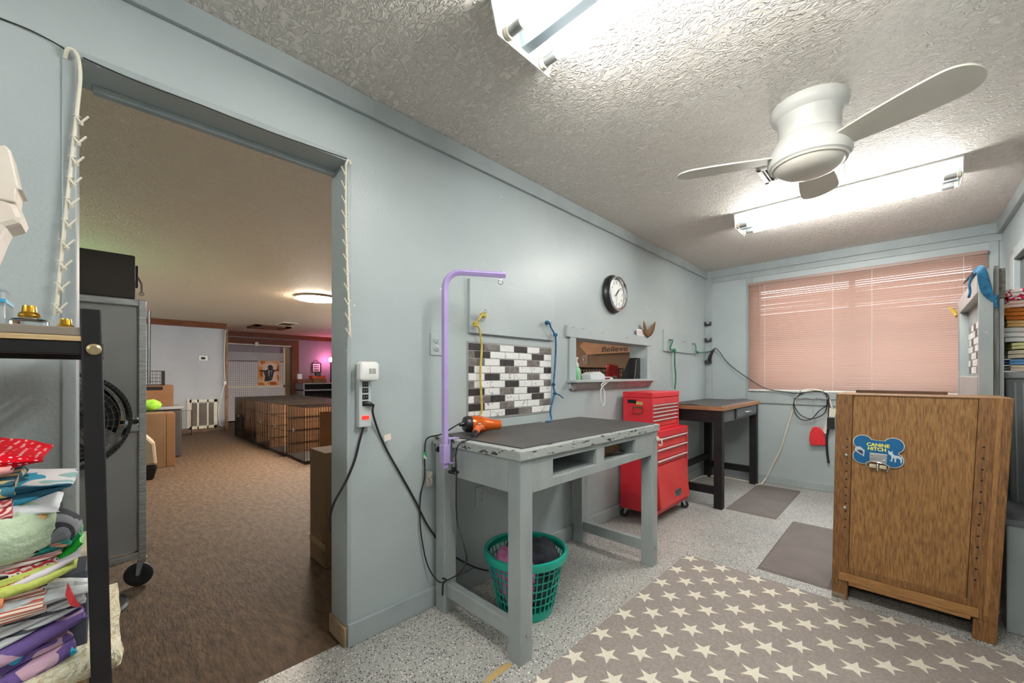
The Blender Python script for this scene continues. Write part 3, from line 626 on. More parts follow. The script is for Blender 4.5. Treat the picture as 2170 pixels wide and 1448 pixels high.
# ================================================================== LEFT WALL FITTINGS
def clip_strip(name, label, pts, clips, dirn, group):
    t = thing(name, label, 'clip strip', pts[-1], group)
    MB().tube(pts, .0048, n=8, k=4).build('strip_rod', M_CREAM, t, smooth=50)
    c = MB()
    c.tube([V(0, 0, .010) + V(.006 * math.cos(R(a)), .008 * math.sin(R(a)), 0) for a in range(0, 360, 30)], .0014, n=4, closed=True)
    c.tube([(.004, .004 * dirn, -.012), (.010, .024 * dirn, .016)], .0028, n=5); c.tube([(.006, -.002, .008), (.012, .012 * dirn, -.014)], .0022, n=5)
    c.tube([(.010, .010 * dirn, -.016), (.014, .011 * dirn, -.010)], .0035, n=6)
    me = c.mesh('clip', V(0, 0, 0), M_CREAM, 50)
    for q in clips: inst('clip', me, t, q)
    return t
XC = XW + .022
LP = [L(137, 108, XC), L(143, 104, XC), L(158, 108, XC), L(167, 128, XC), L(170, 165, XC), L(165, 220, XC), L(152, 340, XC), L(135, 500, XC), L(118, 668, XC)]
LP[0].z -= .012; LP[0].x -= .016
clip_strip('clip_strip', 'cream hanging clip strip on the doorway edge beside the black shelf rack', LP,
    [L(163 - (y - 254) * .1156, y, XC) for y in (254, 297, 340, 384, 428, 473, 517, 561, 607, 652)], 1, 'hanging clip strips by the doorway')
RP = [L(743, 350, XC), L(741, 342, XC), L(737, 340, XC), L(734, 346, XC), L(733, 360, XC), L(733, 480, XC), L(737, 600, XC), L(742, 714, XC)]
clip_strip('clip_strip', 'cream hanging clip strip on the doorway edge above the power strip', RP,
    [L(733 + max(0, y - 430) * .031, y, XC) for y in (366, 396, 427, 458, 488, 519, 549, 580, 610, 642, 673, 704)], -1, 'hanging clip strips by the doorway')

t = tag(MB().tube([L(-40, 22, XW + .006), L(10, 42, XW + .005), L(60, 62, XW + .006), L(100, 82, XW + .005), L(118, 92, XW + .008), L(138, 104, XW + .012)], .0018, n=5, k=4).build('wall_wire', M_CORD, smooth=60), 'thin dark wire running along the wall to the doorway corner', 'wire')
tag(MB().tube([L(176, 122, XW + .009), L(300, 176, XW + .008), L(430, 224, XW + .009), L(560, 275, XW + .008), L(735, 336, XW + .009)], .0016, n=5, k=4).build('wall_wire', M_CORD, smooth=60), 'thin dark wire stretched along the top of the doorway', 'wire')
# power strip
a_, b_ = L(748, 770), L(777, 903)
y0, y1, z0, z1 = a_.y + .012, b_.y + .006, b_.z, a_.z
t = thing('power_strip', 'grey wall mounted power strip with glowing red switch', 'power strip', (XW, (y0 + y1) / 2, z0))
x1 = XW + .035
MB().box((XW + .002, y0, z0), (x1, y1, z1)).build('body', mat('light_grey_plastic', (186, 192, 192), rough=.45, col2=(178, 184, 184)), t, bevel=.004)
for py in (815, 828, 842, 856):
    z = L(766, py, x1).z; yc = (y0 + y1) / 2
    so = MB().box((x1, yc - .014, z - .011), (x1 + .001, yc + .014, z + .011)).build('socket', M_BLACKP, t)
    MB().box((x1 + .001, yc - .007, z - .004), (x1 + .0015, yc - .005, z + .005)).box((x1 + .001, yc + .005, z - .004), (x1 + .0015, yc + .007, z + .005)).build('slot', M_STEEL, so)
z = L(766, 886, x1).z
MB().box((x1, yc - .016, z - .008), (x1 + .004, yc + .016, z + .008)).build('switch', mat('red_lit_switch', (255, 40, 30), rough=.3, emit=1.6), t, bevel=.001)
MB().tube([V(XW + .018, (y0 + y1) / 2, z0 + .002), L(762, 935, XW + .016), L(752, 975, XW + .012), L(737, 1012, XW + .010), L(722, 1040, XW + .010), L(707, 1068, XW + .004), L(699, 1098, XW - .02), L(700, 1125, XW - .06)], .0052, n=8, k=6).build('supply_cord', M_CORD, t, smooth=60)
# plug-in white device
p = L(779, 787, XW + .05)
t = thing('pest_repeller', 'rounded white plug-in device with vent slots on the power strip', 'plug-in device', (x1 + .02, p.y, p.z - .045))
sh = MB(); ww, hh = .046, .043
def rr(k):
    o = []
    for cx, cy, a0 in ((1, 1, 0), (-1, 1, 90), (-1, -1, 180), (1, -1, 270)):
        for a in range(a0, a0 + 91, 15): o.append((cx * (ww - .016) + .016 * math.cos(R(a)), cy * (hh - .016) + .016 * math.sin(R(a))))
    return [(x * k, y * k) for x, y in o]
rings = [rr(.90), rr(1.0), rr(1.0), rr(.93), rr(.80)]; hs_ = [0, .006, .022, .033, .037]; n = len(rings[0])
for k, h in zip(rings, hs_): sh.v += [V(x1 + .002 + h, p.y + a, p.z + b) for a, b in k]
for i in range(4): sh.f += [(i * n + j, i * n + (j + 1) % n, (i + 1) * n + (j + 1) % n, (i + 1) * n + j) for j in range(n)]
sh.f += [tuple(range(n - 1, -1, -1)), tuple(4 * n + j for j in range(n))]
sh.build('shell', M_WHITEP, t, smooth=35)
for i in range(6): MB().box((x1 + .0385, p.y - .004 + i * .0055, p.z - .012), (x1 + .0396, p.y - .0015 + i * .0055, p.z + .012)).build('vent_slot', mat('dark_slot', (70, 70, 72), rough=.6, col2=(60, 60, 62)), t)
# black cord plugged into the strip
t = thing('extension_cord', 'black cord plugged into the power strip and running down behind the grey table', 'cord', L(1035, 1210, -1.74))
pz = L(766, 856, x1).z
MB().tube([V(x1 + .002, yc, pz), V(x1 + .014, yc + .012, pz - .001), V(x1 + .012, yc + .034, pz - .010)], .010, n=8, rs=[.012, .011, .006]).build('plug', M_BLACKP, t, smooth=50)
MB().tube([V(x1 + .012, yc + .032, pz - .009), L(790, 876, XW + .03), L(802, 915, XW + .012), L(820, 955, XW + .008), L(850, 1008, XW + .008), L(880, 1062, XW + .008), L(910, 1120, XW + .010), L(950, 1170, XW + .010), L(1000, 1200, XW + .020), L(1035, 1210, XW + .03)], .0048, n=8, k=6).build('cable', M_CORD, t, smooth=60)
p = L(818, 928, XW + .018); MB().slab([p + V(0, -.008, -.018), p + V(.008, .022, -.008), p + V(.006, .020, .020), p + V(0, -.010, .012)], (.001, 0, 0)).build('paper_tag', mat('white_red_label', (226, 214, 200), rough=.6, col2=(196, 60, 50), nscale=40, lo=.66, hi=.68), t)
# outlets
def outlet(name, label, yc, zc, x=XW, w=.072, h=.115):
    t = thing(name, label, 'outlet', (x, yc, zc - h / 2), 'painted wall outlets')
    MB().box((x, yc - w / 2, zc - h / 2), (x + .006, yc + w / 2, zc + h / 2)).build('cover_plate', M_WALL, t, bevel=.002)
    for d in (-.021, .021):
        so = MB().lathe([(.016, 0), (.017, .003), (.015, .004)], (x + .006, yc, zc + d), n=18, U=V(0, 1, 0), W_=V(0, 0, 1), A=V(1, 0, 0)).build('socket', M_WALL, t, smooth=40)
        MB().box((x + .010, yc - .007, zc + d - .004), (x + .0105, yc - .005, zc + d + .006)).box((x + .010, yc + .005, zc + d - .004), (x + .0105, yc + .007, zc + d + .006)).box((x + .010, yc - .002, zc + d - .010), (x + .0105, yc + .002, zc + d - .006)).build('slot', M_BLACK, so)
p = L(924, 730); outlet('wall_outlet', 'grey painted double outlet beside the lilac grooming arm', p.y, p.z)
p = L(1018, 1052); outlet('wall_outlet', 'grey painted double outlet low on the wall under the work table', p.y, p.z)
# board on the wall
t = tag(MB().box((XW, 1.432, 1.437), (XW + .02, 2.185, 1.743)).build('wall_board', M_WALL, bevel=.003), 'wide grey painted wooden board on the wall above the tile panel', 'board')
# tile panel
t = thing('tile_panel', 'panel of black, grey and white marbled brick tiles on the wall', 'tile panel', (XW, 1.8, .945))
ty0, ty1, tz0, tz1 = 1.432, 2.170, .95, 1.383
MB().box((XW, ty0 - .008, tz0 - .008), (XW + .004, ty1 + .008, tz1 + .008)).build('backing_sheet', mat('tile_grout', (150, 150, 148), rough=.6, col2=(140, 140, 138)), t)
def tile_mat(name, a, b, lo, hi, sc):
    m_ = rnd_offset( mat(name, a, rough=.35, col2=b, nscale=sc, lo=lo, hi=hi, detail=6, bump=.25, bscale=60, bdist=.004))
    return m_
TM = {'W': tile_mat('white_marble_tile', (228, 228, 226), (120, 116, 114), .60, .72, 38), 'M': tile_mat('mid_grey_tile', (100, 94, 92), (128, 122, 118), .4, .65, 30), 'D': tile_mat('charcoal_tile', (46, 42, 43), (62, 57, 57), .4, .65, 30)}
ROWS = ['DMWDWM', 'MDWWWDW', 'MWDWMW', 'DWWMWWD', 'WDWWMW', 'MWWDWWM', 'DWMWDW', 'WMDWWDW', 'DWMWWM', 'WWWDMWW']
tw = (ty1 - ty0) / 6; rh = (tz1 - tz0) / 10; cache = {}
for r_, row in enumerate(ROWS):
    zc = tz1 - (r_ + .5) * rh; y = ty0
    for i, ch in enumerate(row):
        wd = tw
        if len(row) == 7: wd = tw * .36 if i == 0 else (tw * .64 if i == 6 else tw)
        key = (ch, round(wd, 4))
        if key not in cache:
            b = MB(); a = wd / 2 - .002; h = rh / 2 - .002
            b.v = [V(0, -a, -h), V(0, a, -h), V(0, a, h), V(0, -a, h), V(.003, -a + .002, -h + .002), V(.003, a - .002, -h + .002), V(.003, a - .002, h - .002), V(.003, -a + .002, h - .002)]
            b.f = [(4, 5, 6, 7), (0, 1, 5, 4), (1, 2, 6, 5), (2, 3, 7, 6), (3, 0, 4, 7), (0, 3, 2, 1)]
            cache[key] = b.mesh('tile', V(0, 0, 0), TM[ch])
        inst('tile', cache[key], t, (XW + .004, y + wd / 2, zc)); y += wd
# yellow leash on a hook
def hook(name, label, p, parent=None, m_=None, s=1.0):
    p = Vector(p)
    b = MB().lathe([(.009 * s, 0), (.009 * s, .003)], p, n=12, U=V(0, 1, 0), W_=V(0, 0, 1), A=V(1, 0, 0))
    b.tube([p, p + V(.02 * s, 0, -.004 * s), p + V(.034 * s, 0, -.002 * s), p + V(.038 * s, 0, .014 * s)], .0028 * s, n=6, k=4)
    o = b.build(name, m_ or M_WALL, smooth=50); tag(o, label, 'hook'); return o
xb = XW + .02
p = L(1022, 664, xb); q = L(1012, 690, xb + .03)
hook('wall_hook', 'small hook on the grey board holding the yellow leash', L(1020, 672, xb), m_=M_STEEL)
t = thing('leash', 'pale yellow webbing leash knotted on a hook in front of the tile panel', 'leash', L(1020, 880, XW + .05))
m = MB(); pp = [L(1026, 662, xb + .035), L(1018, 672, xb + .04), L(1013, 680, xb + .038), L(1004, 690, xb + .03), L(1014, 692, xb + .04), L(1018, 710, xb + .035), L(1021, 735, xb + .03), L(1018, 790, xb + .028), L(1020, 840, xb + .028), L(1021, 868, xb + .028), L(1017, 882, xb + .03)]
m.tube(pp, .0065, n=6, k=6); m.build('strap', M_YEL, t, smooth=60)
lump('knot', L(1025, 668, xb + .03), (.012, .022, .016), M_YEL, '', '', 3.1, n=(16, 12), parent=t); lump('knot', L(1008, 686, xb + .03), (.012, .020, .013), M_YEL, '', '', 5.1, n=(16, 12), parent=t)
MB().tube([L(1028, 660, xb + .045) + V(0, .010 * math.cos(R(a)), .010 * math.sin(R(a))) for a in range(0, 360, 30)], .002, n=5, closed=True).build('ring', M_CHROME, t, smooth=50)
# blue leash
hook('wall_hook', 'small hook on the grey board holding the blue leash', L(1160, 686, xb), m_=M_STEEL)
t = thing('leash', 'blue webbing leash hanging from the grey board down to the work table', 'leash', L(1170, 870, XW + .05))
m = MB(); m.tube([L(1157, 684, xb + .03), L(1163, 683, xb + .035), L(1168, 695, xb + .032), L(1176, 711, xb + .03), L(1178, 730, xb + .025), L(1176, 780, XW + .03), L(1173, 815, XW + .03), L(1175, 832, XW + .03), L(1171, 850, XW + .035), L(1166, 870, XW + .045), V(-1.67, 2.07, TZT + .012), V(-1.65, 1.99, TZT + .012)], .006, n=6, k=6); m.tube([L(1175, 832, XW + .032), L(1186, 838, XW + .034), L(1193, 844, XW + .034)], .005, n=6, k=4)
m.build('strap', M_BLUE, t, smooth=60)
for px, py, s in ((1159, 684, .013), (1177, 710, .013), (1173, 815, .012), (1176, 834, .012)): lump('knot', L(px, py, XW + .045 if py < 720 else XW + .03), (s, s * 1.2, s), M_BLUE, '', '', px, n=(14, 10), parent=t)
MB().tube([V(-1.66, 1.995, TZT + .012), V(-1.645, 1.96, TZT + .010), V(-1.638, 1.93, TZT + .010)], .006, n=8, rs=[.004, .007, .004]).build('snap_clip', M_STEEL, t, smooth=50)

# clock
p = L(1300, 625.5); cy, cz = p.y - .025, p.z
t = thing('wall_clock', 'round black rimmed wall clock with chrome bezel and white dial', 'clock', (XW, cy, cz - .158))
def disc(name, prof, m_, par, sm=35, cap1=True): return MB().lathe(prof, (XW, cy, cz), n=56, U=V(0, 1, 0), W_=V(0, 0, 1), A=V(1, 0, 0), cap0=cap1, cap1=cap1).build(name, m_, par, smooth=sm)
disc('case', [(.150, .002), (.158, .008), (.158, .022), (.146, .034), (.140, .052), (.142, .060), (.132, .060), (.128, .036), (.004, .0355)], M_BLACKP, t)
disc('bezel', [(.142, .060), (.140, .068), (.130, .070), (.122, .062), (.122, .042)], M_CHROME, t, cap1=False)
dl = disc('dial', [(.124, .036), (.124, .042)], mat('dial_white', (232, 232, 228), rough=.5, col2=(226, 226, 222)), t)
Ux, Uz = V(0, 1, 0), V(0, 0, 1)
for h in range(1, 13):
    a = R(90 - 30 * h); text_mesh(str(h), .030, M_BLACK, dl, 'numeral', (XW + .0425, cy + .092 * math.cos(a), cz + .092 * math.sin(a) - .010), Ux, Uz, .0004)
for k in range(60):
    a = R(6 * k); u = V(0, math.cos(a), math.sin(a)); w_ = V(0, -math.sin(a), math.cos(a)); c0_ = V(XW + .0422, cy, cz)
    MB().slab([c0_ + u * .112 - w_ * .0014, c0_ + u * .112 + w_ * .0014, c0_ + u * .120 + w_ * .0014, c0_ + u * .120 - w_ * .0014], (.0006, 0, 0)).build('minute_mark', M_BLACK, dl)
def hand(nm, ang, l0, l1, wd, x):
    a = R(ang); u = V(0, math.cos(a), math.sin(a)); w_ = V(0, -math.sin(a), math.cos(a)); c0_ = V(XW + x, cy, cz)
    MB().slab([c0_ - u * l0 - w_ * wd, c0_ - u * l0 + w_ * wd, c0_ + u * l1 + w_ * wd * .5, c0_ + u * l1 - w_ * wd * .5], (.001, 0, 0)).build(nm, M_BLACK, t)
hand('hour_hand', 50, .02, .062, .004, .045); hand('minute_hand', 40, .035, .092, .003, .047); hand('second_hand', 262, .02, .09, .001, .049)

# ================================================================== PASS-THROUGH HATCH
t = thing('hatch_frame', 'grey painted wooden frame and sill around the pass-through hatch', 'hatch frame', (XW, 3.0, 1.05))
m = MB().box((XW, 2.335, 1.476), (XW + .022, 3.67, 1.562)); m.build('head_board', M_WALL, t, bevel=.003)
MB().box((XW, 2.375, 1.10), (XW + .018, PY0, 1.476)).build('side_board', M_WALL, t, bevel=.003)
MB().box((XW, PY1, 1.10), (XW + .018, 3.665, 1.476)).build('side_board', M_WALL, t, bevel=.003)
MB().box((XW2 - .02, PY0 + .002, 1.1455), (XW + .018, PY1 - .002, 1.155)).box((XW, 2.36, 1.1455), (XW + .075, 3.69, 1.165)).build('sill', M_WALL, t, bevel=.003)
m = MB().prism([(0, 0), (.02, 0), (.065, .055), (0, .055)], (XW, 2.40, 1.09), (1, 0, 0), (0, 0, 1), (0, 1.22, 0)); m.build('under_sill_board', mat('bare_grey_wood', (158, 150, 148), rough=.7, col2=(138, 130, 128), nscale=12), t)
# card and dried leaf ornament
o = MB(); a_, b_ = L(1350, 697, XW + .026), L(1369, 713, XW + .026)
t = thing('note_card', 'small white printed card on the head board of the hatch', 'card', (XW + .024, (a_.y + b_.y) / 2, b_.z))
MB().box((XW + .022, a_.y, b_.z), (XW + .024, b_.y, a_.z)).build('card', M_WHITEP, t)
for k in range(4):
    zz = a_.z - .018 - k * (a_.z - b_.z - .02) / 4; MB().box((XW + .024, a_.y + .01, zz), (XW + .0245, b_.y - (.05 if k == 0 else .012), zz + .0028)).build('text_line', mat('faded_red_ink', (196, 120, 120), rough=.8, col2=(186, 110, 112)), t)
t = thing('feather_ornament', 'pair of brown striped feathers in a V above the hatch', 'ornament', L(1372, 714, XW + .03))
def leaf(p0, p1, wd, bend):
    b = MB(); p0, p1 = Vector(p0), Vector(p1); d = p1 - p0; side = V(0, d.z, -d.y).normalized(); n_ = 10; up, dn = [], []
    for i in range(n_ + 1):
        s_ = i / n_; w_ = wd * math.sin(math.pi * min(1, s_ * .92 + .06)) ** .8; c = p0 + d * s_ + side * bend * math.sin(math.pi * s_) + V(.012 * s_, 0, 0)
        up.append((c + side * w_, c - side * w_, c + V(.008 * math.sin(math.pi * s_), 0, 0)))
    for q in up: b.v += list(q)
    for i in range(n_): a = 3 * i; b.f += [(a, a + 2, a + 5, a + 3), (a + 2, a + 1, a + 4, a + 5)]
    return b
M_LEAF = stripes('feather_brown', [(78, 56, 40), (146, 112, 80), (60, 46, 36), (120, 92, 66)], 40, 1)
for p1, w_, bd in ((L(1361, 681, XW + .03), .030, -.012), (L(1386, 683, XW + .03), .034, .010)):
    o = leaf(L(1372, 714, XW + .03), p1, w_, bd).build('feather', M_LEAF, t, smooth=60); s_ = o.modifiers.new('solid', 'SOLIDIFY'); s_.thickness = .002
# bent nails on the head board
for px, py, wh in ((1212, 695, 'above the spray bottle'), (1233, 697, 'just past the spray bottle'), (1275, 706, 'above the charger unit'), (1328, 716, 'above the black case'), (1370, 718, 'under the feathers')):
    p = L(px, py, XW + .022); tag(MB().tube([p, p + V(.012, .0, .0), p + V(.014, .022, .012)], .0022, n=5).build('nail', M_TRIM, smooth=50), 'small bent painted nail in the hatch head board, ' + wh, 'nail', 'bent nails on the hatch head board')
# things on the sill
def bottle_spray():
    p = P(1222, 810, 0, -1.79); p.z = 1.155
    t = thing('spray_bottle', 'clear pump bottle of green liquid at the corner of the hatch sill', 'bottle', p)
    MB().lathe([(.030, .001), (.032, .006), (.032, .075), (.026, .095), (.014, .105), (.014, .112)], p, n=20).build('bottle', mat('green_liquid', (150, 200, 160), rough=.2, col2=(120, 184, 136), nscale=6), t, smooth=40)
    MB().lathe([(.016, .110), (.017, .130), (.012, .136), (.006, .140), (.006, .165), (.013, .168), (.013, .178), (.004, .182)], p, n=18).build('pump', M_WHITEP, t, smooth=40)
bottle_spray()
p = P(1258, 806, 0, -1.80); p.z = 1.155
t = thing('charger_unit', 'pale grey angular charger unit with blue end and looped cable on the hatch sill', 'charger', p)
MB().prism([(-.10, 0), (.10, 0), (.10, .045), (.03, .072), (-.06, .068), (-.115, .05)], p + V(-.045, 0, 0), (0, 1, 0), (0, 0, 1), (.09, 0, 0)).build('housing', mat('pale_grey_plastic', (206, 210, 212), rough=.4, col2=(198, 202, 204)), t, bevel=.006)
MB().lathe([(.020, 0), (.020, .012), (.012, .030)], p + V(.02, .10, .026), n=16, U=V(1, 0, 0), W_=V(0, 0, 1), A=V(0, 1, 0)).build('blue_connector', mat('periwinkle_plastic', (150, 160, 214), rough=.35, col2=(140, 150, 204)), t, smooth=40)
MB().tube([p + V(.02, .13, .026), p + V(.06, .18, .02), L(1275, 815, XW + .085), L(1281, 830, XW + .084), L(1281, 852, XW + .08), L(1278, 860, XW + .075), L(1274, 850, XW + .08), L(1275, 822, XW + .088), V(-1.72, p.y + .16, 1.170)], .0045, n=7, k=6).build('cable', M_WHITEP, t, smooth=60)
p0, p1 = P(1339, 808, 0, -1.84), P(1362, 808, 0, -1.84)
t = thing('black_case', 'glossy black plastic case standing upright in the hatch', 'case', V(-1.85, (p0.y + p1.y) / 2, 1.155))
y_, z_ = p0.y, 1.156
MB().prism([(.03, 0), (.165, 0), (.165, .10), (.155, .19), (.14, .208), (.085, .208), (.07, .195)], (-1.90, y_ - .02, z_), (0, 1, 0), (0, 0, 1), (.085, 0, 0)).build('shell', M_BLACKP, t, bevel=.008)
MB().prism([(-.085, 0), (.03, 0), (.075, .195)], (-1.90, y_ - .02, z_), (0, 1, 0), (0, 0, 1), (.01, 0, 0)).build('lid_flap', M_BLACKP, t)
MB().lathe([(.010, 0), (.011, .003), (.004, .003)], (-1.815, y_ + .115, z_ + .055), n=16, U=V(0, 1, 0), W_=V(0, 0, 1), A=V(1, 0, 0)).build('latch_hole', M_STEEL, t, smooth=40)
# beyond the hatch
t = thing('counter', 'dark brown counter beyond the hatch', 'counter', (-2.5, 3.9, 0))
MB().box((-2.9, 3.0, 1.06), (-2.15, 5.15, 1.09)).build('counter_top', M_BEAM, t); MB().box((-2.88, 3.05, 0), (-2.2, 5.15, 1.06)).build('counter_body', M_BEAM, t)
def wire_box(name, label, cat, lo, hi, m_, step=.03, r=.0022, group=None, tray=None, z_extra=True, skip=()):
    (a, b, c), (d, e, f) = lo, hi
    t = thing(name, label, cat, ((a + d) / 2, (b + e) / 2, c), group)
    fr = MB()
    for z in (c + r, f - r): fr.tube([(a, b, z), (d, b, z), (d, e, z), (a, e, z)], r * 1.6, n=4, closed=True)
    for x, y in ((a, b), (d, b), (d, e), (a, e)): fr.cyl((x, y, c), (x, y, f), r * 1.6, n=4)
    fr.build('frame', m_, t)
    def face(nm, pa, pu, pv, nu, nv):
        w_ = MB(); pa, pu, pv = Vector(pa), Vector(pu), Vector(pv)
        for i in range(1, nu): w_.cyl(pa + pu * i / nu, pa + pu * i / nu + pv, r, n=4)
        for j in range(1, nv): w_.cyl(pa + pv * j / nv, pa + pv * j / nv + pu, r, n=4)
        w_.build(nm, m_, t)
    nx, ny = max(2, int((d - a) / step)), max(2, int((e - b) / step))
    H_ = (0, 0, f - c)
    face('side_panel', (a, b, c), (d - a, 0, 0), H_, nx, 4); face('side_panel', (a, e, c), (d - a, 0, 0), H_, nx, 4)
    face('side_panel', (a, b, c), (0, e - b, 0), H_, ny, 4); face('side_panel', (d, b, c), (0, e - b, 0), H_, ny, 4)
    face('top_panel', (a, b, f), (d - a, 0, 0), (0, e - b, 0), max(2, nx // 2), max(2, ny // 3))
    if tray: MB().box((a + .01, b + .01, c + .012), (d - .01, e - .01, c + .035)).build('tray', tray, t)
    return t
q0, q1 = P(1228, 800, 0, -2.3), P(1330, 800, 0, -2.3)
wire_box('wire_crate', 'low black wire crate on the brown counter beyond the hatch', 'crate', (-2.75, q0.y - .3, 1.09), (-2.25, q1.y - .2, 1.275), M_BLACK, .045, .004)
pb = P(1298, 800, 0, -2.20)
t = thing('treat_bag', 'glossy red bag standing among the things beyond the hatch', 'bag', V(-2.2, pb.y, 1.09))
MB().prism([(-.10, 0), (.10, 0), (.105, .12), (.085, .21), (-.075, .225), (-.095, .13)], (-2.23, pb.y, 1.09), (0, 1, 0), (0, 0, 1), (.05, 0, 0)).build('bag', mat('glossy_red_foil', (228, 34, 28), rough=.3, col2=(196, 20, 18), nscale=18, bump=.6, bscale=25, bdist=.02), t, bevel=.012)
MB().box((-2.178, pb.y - .06, 1.12), (-2.176, pb.y + .05, 1.19)).build('front_print', patches('bag_print', [(240, 240, 230), (200, 30, 24), (90, 150, 190), (210, 180, 130)], 40), t)
# sign board with lettering
t = thing('believe_sign', 'light wood plank lettered Believe on the brown wall beyond the hatch', 'sign', B(1290, 752, 5.1))
yS = 5.12
MB().slab([B(1228, 733, yS), B(1243.6, 752, yS), B(1350, 746, yS), B(1350, 722, yS), B(1240, 722, yS)], (0, .03, 0)).build('plank', mat('tan_plank', (204, 150, 108), rough=.6, col2=(190, 136, 96), nscale=4, stretch=(1, 1, 6)), t)
p = B(1301, 745, yS - .004); ca = (p - V(0, 0, CAMH)).length
text_mesh('Believe', .11, M_BLACK, t, 'lettering', p, (1, 0, 0), (0.22, 0, 1), .001, sx=1.35)
p = B(1234, 762, yS)
t = thing('switch_plate', 'brown switch plate on the wall beyond the hatch', 'switch', (p.x, YB - .006, p.z - .08))
MB().box((p.x - .055, YB - .008, p.z - .075), (p.x + .055, YB, p.z + .075)).build('plate', mat('brown_plate', (140, 112, 90), rough=.5, col2=(130, 102, 82)), t, bevel=.003)
MB().box((p.x - .03, YB - .018, p.z - .015), (p.x - .01, YB - .008, p.z + .015)).build('toggle', M_CREAM, t)

# small hook board with green leash
p0, p1 = L(1404, 697), L(1471, 751)
o = tag(MB().box((XW, 3.965, 1.443), (XW + .018, 4.81, 1.662)).build('hook_board', M_WALL, bevel=.003), 'small grey painted board with hooks beside the window corner', 'board')
for i, (px, py) in enumerate(((1419, 720), (1446, 724), (1467, 728))): hook('wall_hook', ['small hook on the grey board carrying the dark green hanging leash', 'empty small hook between the two green leashes on the grey board', 'small hook on the grey board carrying the thin stretched green leash'][i], L(px, py, XW + .018), m_=M_STEEL)['group'] = 'hooks on the small grey board'
xg = XW + .045
t = thing('leash', 'dark green leash hanging behind the red tool chest', 'leash', L(1430, 828, xg))
MB().tube([L(1418, 721, xg), L(1425, 722, xg), L(1421, 735, xg), L(1421, 741, xg), L(1429, 743, xg), L(1430, 748, xg), L(1430, 770, xg), L(1432, 800, xg - .01), L(1430, 826, xg - .015)], .007, n=6, k=5).build('strap', M_GREENL, t, smooth=60)
lump('knot', L(1429, 743, xg), (.014, .030, .018), M_GREENL, '', '', 2.2, n=(14, 10), parent=t)
t = thing('leash', 'thin green leash stretched from the hook board to the clipper holder', 'leash', L(1478, 748, xg))
MB().tube([L(1468, 729, xg), L(1474, 732, xg), L(1475, 744, xg), L(1478, 748, xg), L(1488, 747, xg), B(1500, 746, YB - .05), B(1512, 742, YB - .05)], .005, n=6, k=5).build('strap', M_GREENL, t, smooth=60)
lump('knot', L(1478, 747, xg), (.014, .030, .016), M_GREENL, '', '', 2.9, n=(14, 10), parent=t)

M_PULL = mat('bright_aluminium', (214, 212, 210), rough=.35, metal=.25, col2=(200, 198, 196), nscale=20)
# ================================================================== RED TOOL CHEST (roller cabinet + top chest)
def caster(par, x, y, z1, r=.032, ang=0, name='caster', wheel_m=None):
    c = MB(); u = V(math.cos(ang), math.sin(ang), 0); w_ = V(-u.y, u.x, 0); ax = V(x, y, 0) + u * .016
    c.box((x - .022, y - .022, z1 - .006), (x + .022, y + .022, z1))
    for sg in (-1, 1):
        a = V(x, y, z1 - .004) + w_ * (.015 * sg); b = V(ax.x, ax.y, r) + w_ * (.015 * sg)
        c.slab([a - u * .016, a + u * .016, b + u * .008, b - u * .008], w_ * .003)
    c.cyl(V(ax.x, ax.y, r) - w_ * .02, V(ax.x, ax.y, r) + w_ * .02, .004, n=8)
    ob = c.build(name, M_STEEL, par)
    MB().lathe([(r * .35, -.008), (r * .55, -.011), (r * .9, -.011), (r, -.006), (r, .006), (r * .9, .011), (r * .55, .011), (r * .35, .008)], V(ax.x, ax.y, r), n=24, U=u, W_=V(0, 0, 1), A=w_).build('wheel', wheel_m or M_RUBBER, ob, smooth=40)
RX0, RX1, RY0, RY1, RZ0, RZ1 = -1.725, -1.405, 3.06, 3.70, .085, .745
t = thing('tool_cabinet', 'red rolling tool cabinet with three drawers and a drop door', 'tool cabinet', ((RX0 + RX1) / 2, (RY0 + RY1) / 2, 0))
m = MB(); m.box((RX0, RY0, RZ0), (RX1, RY0 + .02, RZ1)); m.box((RX0, RY1 - .02, RZ0), (RX1, RY1, RZ1)); m.box((RX0, RY0 + .021, RZ0), (RX0 + .01, RY1 - .021, RZ1)); m.box((RX0 + .011, RY0 + .021, RZ1 - .055), (RX1 - .004, RY1 - .021, RZ1 - .001)); m.box((RX0 + .011, RY0 + .021, RZ0), (RX1 - .001, RY1 - .021, RZ0 + .035))
m.build('body', M_RED, t, bevel=.003)
dz_ = [(.605, .685), (.515, .60), (.468, .510)]
for a, b in dz_:
    d = MB().box((RX1 - .03, RY0 + .025, a), (RX1 - .008, RY1 - .025, b)).build('drawer', M_REDF, t, bevel=.002)
    MB().prism([(0, 0), (.014, .004), (.016, .012), (.006, .016), (0, .014)], (RX1 - .008, RY0 + .025, b - .016), (1, 0, 0), (0, 0, 1), (0, RY1 - RY0 - .05, 0)).build('pull_rail', M_PULL, d)
dr = MB().hexa([V(RX1 - .012, RY0 + .03, .13), V(RX1 + .028, RY0 + .03, .13), V(RX1 + .028, RY1 - .03, .13), V(RX1 - .012, RY1 - .03, .13), V(RX1 - .022, RY0 + .025, .462), V(RX1 - .008, RY0 + .025, .462), V(RX1 - .008, RY1 - .025, .462), V(RX1 - .022, RY1 - .025, .462)]).build('drop_door', M_REDF, t, bevel=.004)
hz = .20; hx = RX1 + .022
MB().hexa([V(hx - .006, 3.37, hz - .028), V(hx + .004, 3.37, hz - .028), V(hx + .004, 3.49, hz - .028), V(hx - .006, 3.49, hz - .028), V(hx - .012, 3.37, hz + .028), V(hx - .001, 3.37, hz + .028), V(hx - .001, 3.49, hz + .028), V(hx - .012, 3.49, hz + .028)]).build('recessed_pull', mat('grey_blue_pull', (96, 112, 120), rough=.4, col2=(40, 46, 50), nscale=30), dr, bevel=.002)
